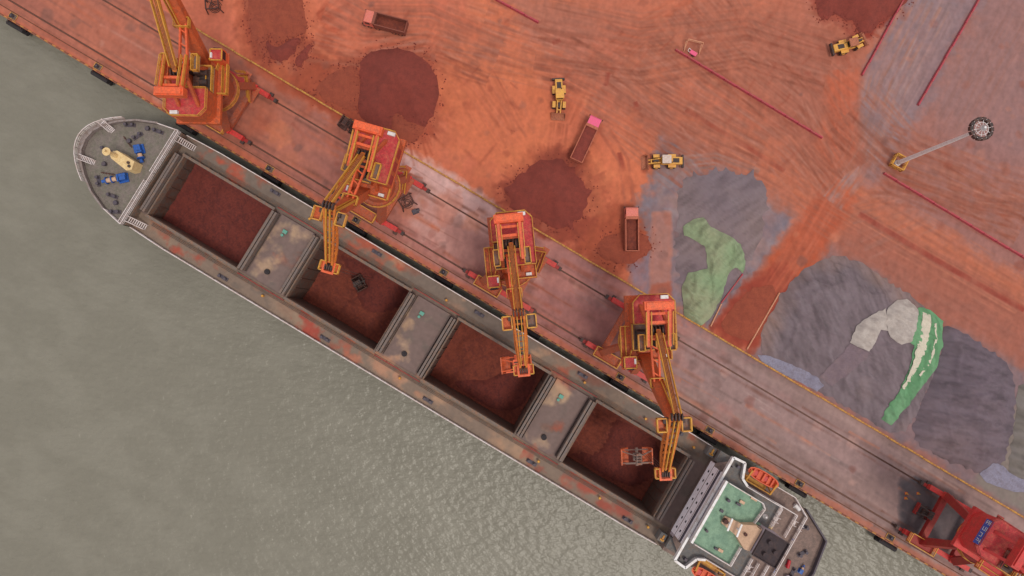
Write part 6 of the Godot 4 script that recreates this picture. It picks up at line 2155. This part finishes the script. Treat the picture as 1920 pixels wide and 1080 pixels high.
	for a in [[764, 380, "tangled rusty steel stand with loose chain on the pale apron", 0.5, "scrap_dark"], [404, 14, "dark skeletal steel stand at the yard's edge by the first crane", 0.1, "scrap_dark"]]:
		var st := thing("steel_stand", a[2], "stand", Transform3D(Basis(Vector3.UP, a[3]), P(a[0], a[1])))
		for k in 4:
			b = MB.new()
			var c := Vector3(-1.6 if k % 2 else 1.6, 0, -1.3 if k < 2 else 1.3)
			b.bar(c, c * 0.8 + Vector3(0, 1.8, 0), 0.2)
			obj("leg", b, a[4], st)
		b = MB.new()
		b.bar(Vector3(-1.3, 1.8, -1.05), Vector3(1.3, 1.8, -1.05), 0.22)
		b.bar(Vector3(-1.3, 1.8, 1.05), Vector3(1.3, 1.8, 1.05), 0.22)
		b.bar(Vector3(-1.3, 1.8, -1.05), Vector3(-1.3, 1.8, 1.05), 0.22)
		b.bar(Vector3(1.3, 1.8, -1.05), Vector3(1.3, 1.8, 1.05), 0.22)
		b.bar(Vector3(-1.3, 1.85, -1.05), Vector3(1.3, 1.75, 1.05), 0.16)
		b.bar(Vector3(0.2, 1.85, -1.05), Vector3(-0.6, 1.85, 1.05), 0.16)
		obj("top_frame", b, a[4], st)
		b = MB.new()
		for k in 34:
			var an := k * 0.55
			var r := 0.4 + 0.03 * k
			b.bar(Vector3(r * cos(an), 0.06, r * sin(an)), Vector3((r + 0.03) * cos(an + 0.5), 0.06, (r + 0.03) * sin(an + 0.5)), 0.12, 0.1)
		obj("chain", b, a[4], st)
		i += 1
	var gb := thing("gear_box", "small grey drive unit left on the pale apron beside the rusty stand", "machine part", Transform3D(Basis(Vector3.UP, 0.4), P(779, 397)))
	b = MB.new()
	b.mm(-0.7, 0.7, 0, 0.2, -0.5, 0.5)
	b.mm(-0.5, 0.3, 0.2, 0.8, -0.4, 0.4)
	obj("housing", b, "deck_iron", gb)
	b = MB.new()
	b.cyl(Vector3(0.3, 0.5, 0), Vector3(1.0, 0.5, 0), 0.28, 0.28, 12)
	obj("motor", b, "deck_iron", gb)
	# hopper parts under the red crane
	grab("dark red grab lying open on the black ground under the red crane", P(1727, 958), 1.03, "crane_darkred", "machine_dark", 1.9, 0.8)
	for a in [[1699, 925, "the one touching its neighbour on the landward side"], [1698, 934, "the one closest to the dark red grab"], [1721, 925, "standing alone near the red crane's leg"]]:
		var lamp := thing("marker_cone", "small orange cone on the black ground, " + a[2], "cone", Transform3D(Basis(), P(a[0], a[1])), "orange marker cones under the red crane")
		b = MB.new()
		b.mm(-0.25, 0.25, 0, 0.06, -0.25, 0.25)
		obj("base", b, "boat_orange", lamp)
		b = MB.new()
		b.cyl(Vector3(0, 0.06, 0), Vector3(0, 0.8, 0), 0.2, 0.04, 12)
		obj("cone", b, "loader_yellow", lamp)

func _ready():
	rng.seed = 20240611
	# camera: a drone looking almost straight down
	var cam := Camera3D.new()
	cam.name = "camera"
	add_child(cam)
	cam.transform = Transform3D(cam_basis(), Vector3(0, CAM_H, 0))
	cam.fov = rad_to_deg(2.0 * atan(540.0 / FOCAL))
	cam.far = 4000.0
	cam.current = true
	# overcast sky
	var we := WorldEnvironment.new()
	we.name = "environment"
	var env := Environment.new()
	env.background_mode = Environment.BG_SKY
	var sm := ProceduralSkyMaterial.new()
	sm.sky_top_color = Color(0.82, 0.81, 0.82)
	sm.sky_horizon_color = Color(0.76, 0.75, 0.76)
	sm.sky_curve = 0.2
	sm.ground_bottom_color = Color(0.35, 0.28, 0.25)
	sm.ground_horizon_color = Color(0.6, 0.58, 0.58)
	sm.sun_angle_max = 1.0
	var sky := Sky.new()
	sky.sky_material = sm
	env.sky = sky
	env.background_energy_multiplier = 1.08
	env.ambient_light_source = Environment.AMBIENT_SOURCE_SKY
	env.tonemap_mode = Environment.TONE_MAPPER_LINEAR
	env.tonemap_exposure = 1.0
	env.sdfgi_enabled = true
	env.ssao_enabled = true
	env.ssil_enabled = true
	we.environment = env
	add_child(we)
	# the sun behind thin cloud: high, from the lower right of the picture
	var sun := DirectionalLight3D.new()
	sun.name = "sun"
	sun.light_energy = 0.48
	sun.light_color = Color(1.0, 0.97, 0.92)
	sun.light_angular_distance = 14.0
	sun.shadow_enabled = true
	add_child(sun)
	sun.look_at_from_position(Vector3(0.24, 1.0, 0.34) * 100.0, Vector3.ZERO, Vector3.FORWARD)
	make_bank()
	make_materials()
	make_hull_line()
	build_setting()
	build_ship()
	crane("orange portal crane with its jib swung inland, behind the ship's bow", Vector2(-61.8, 5.05), PI - 0.02, 12.0, 20.5, 99.0, false, -3.4)
	crane("orange portal crane with its trunk over the ship's second hold", Vector2(-26.2, 5.05), -0.28, 9.8, 17.2, -4.6, false, -2.2)
	crane("orange portal crane with its grab hanging over the ship's third hold", Vector2(3.05, 5.05), 0.1, 10.6, 18.4, 19.3)
	crane("orange portal crane with its grab hanging over the hold next the bridge", Vector2(30.75, 5.05), 0.04, 11.8, 20.8, 11.6)
	crane("red portal crane with a blue name board astern of the ship", Vector2(102.5, 5.05), 0.99, 12.0, 20.5, 99.0, true, 1.6)
	yard_things()
	grab("orange grab hanging half under a crane head over the third hold", P(968, 682, 14.8), PI * 0.5 + 0.1, "crane_orange", "crane_bright", 2.3, 1.0, "grabs hanging from the cranes")
	grab("orange grab hanging open and clear over the hold next to the bridge", P(1191, 853, 7.2), PI * 0.5 + 0.03, "crane_orange", "grate_grey", 2.5, 1.0, "grabs hanging from the cranes")
	grab("dark grab resting on the ore down in the second hold", P(676, 532, -7.0), 0.5, "scrap_dark", "machine_dark", 1.5, 0.8, "grabs hanging from the cranes")
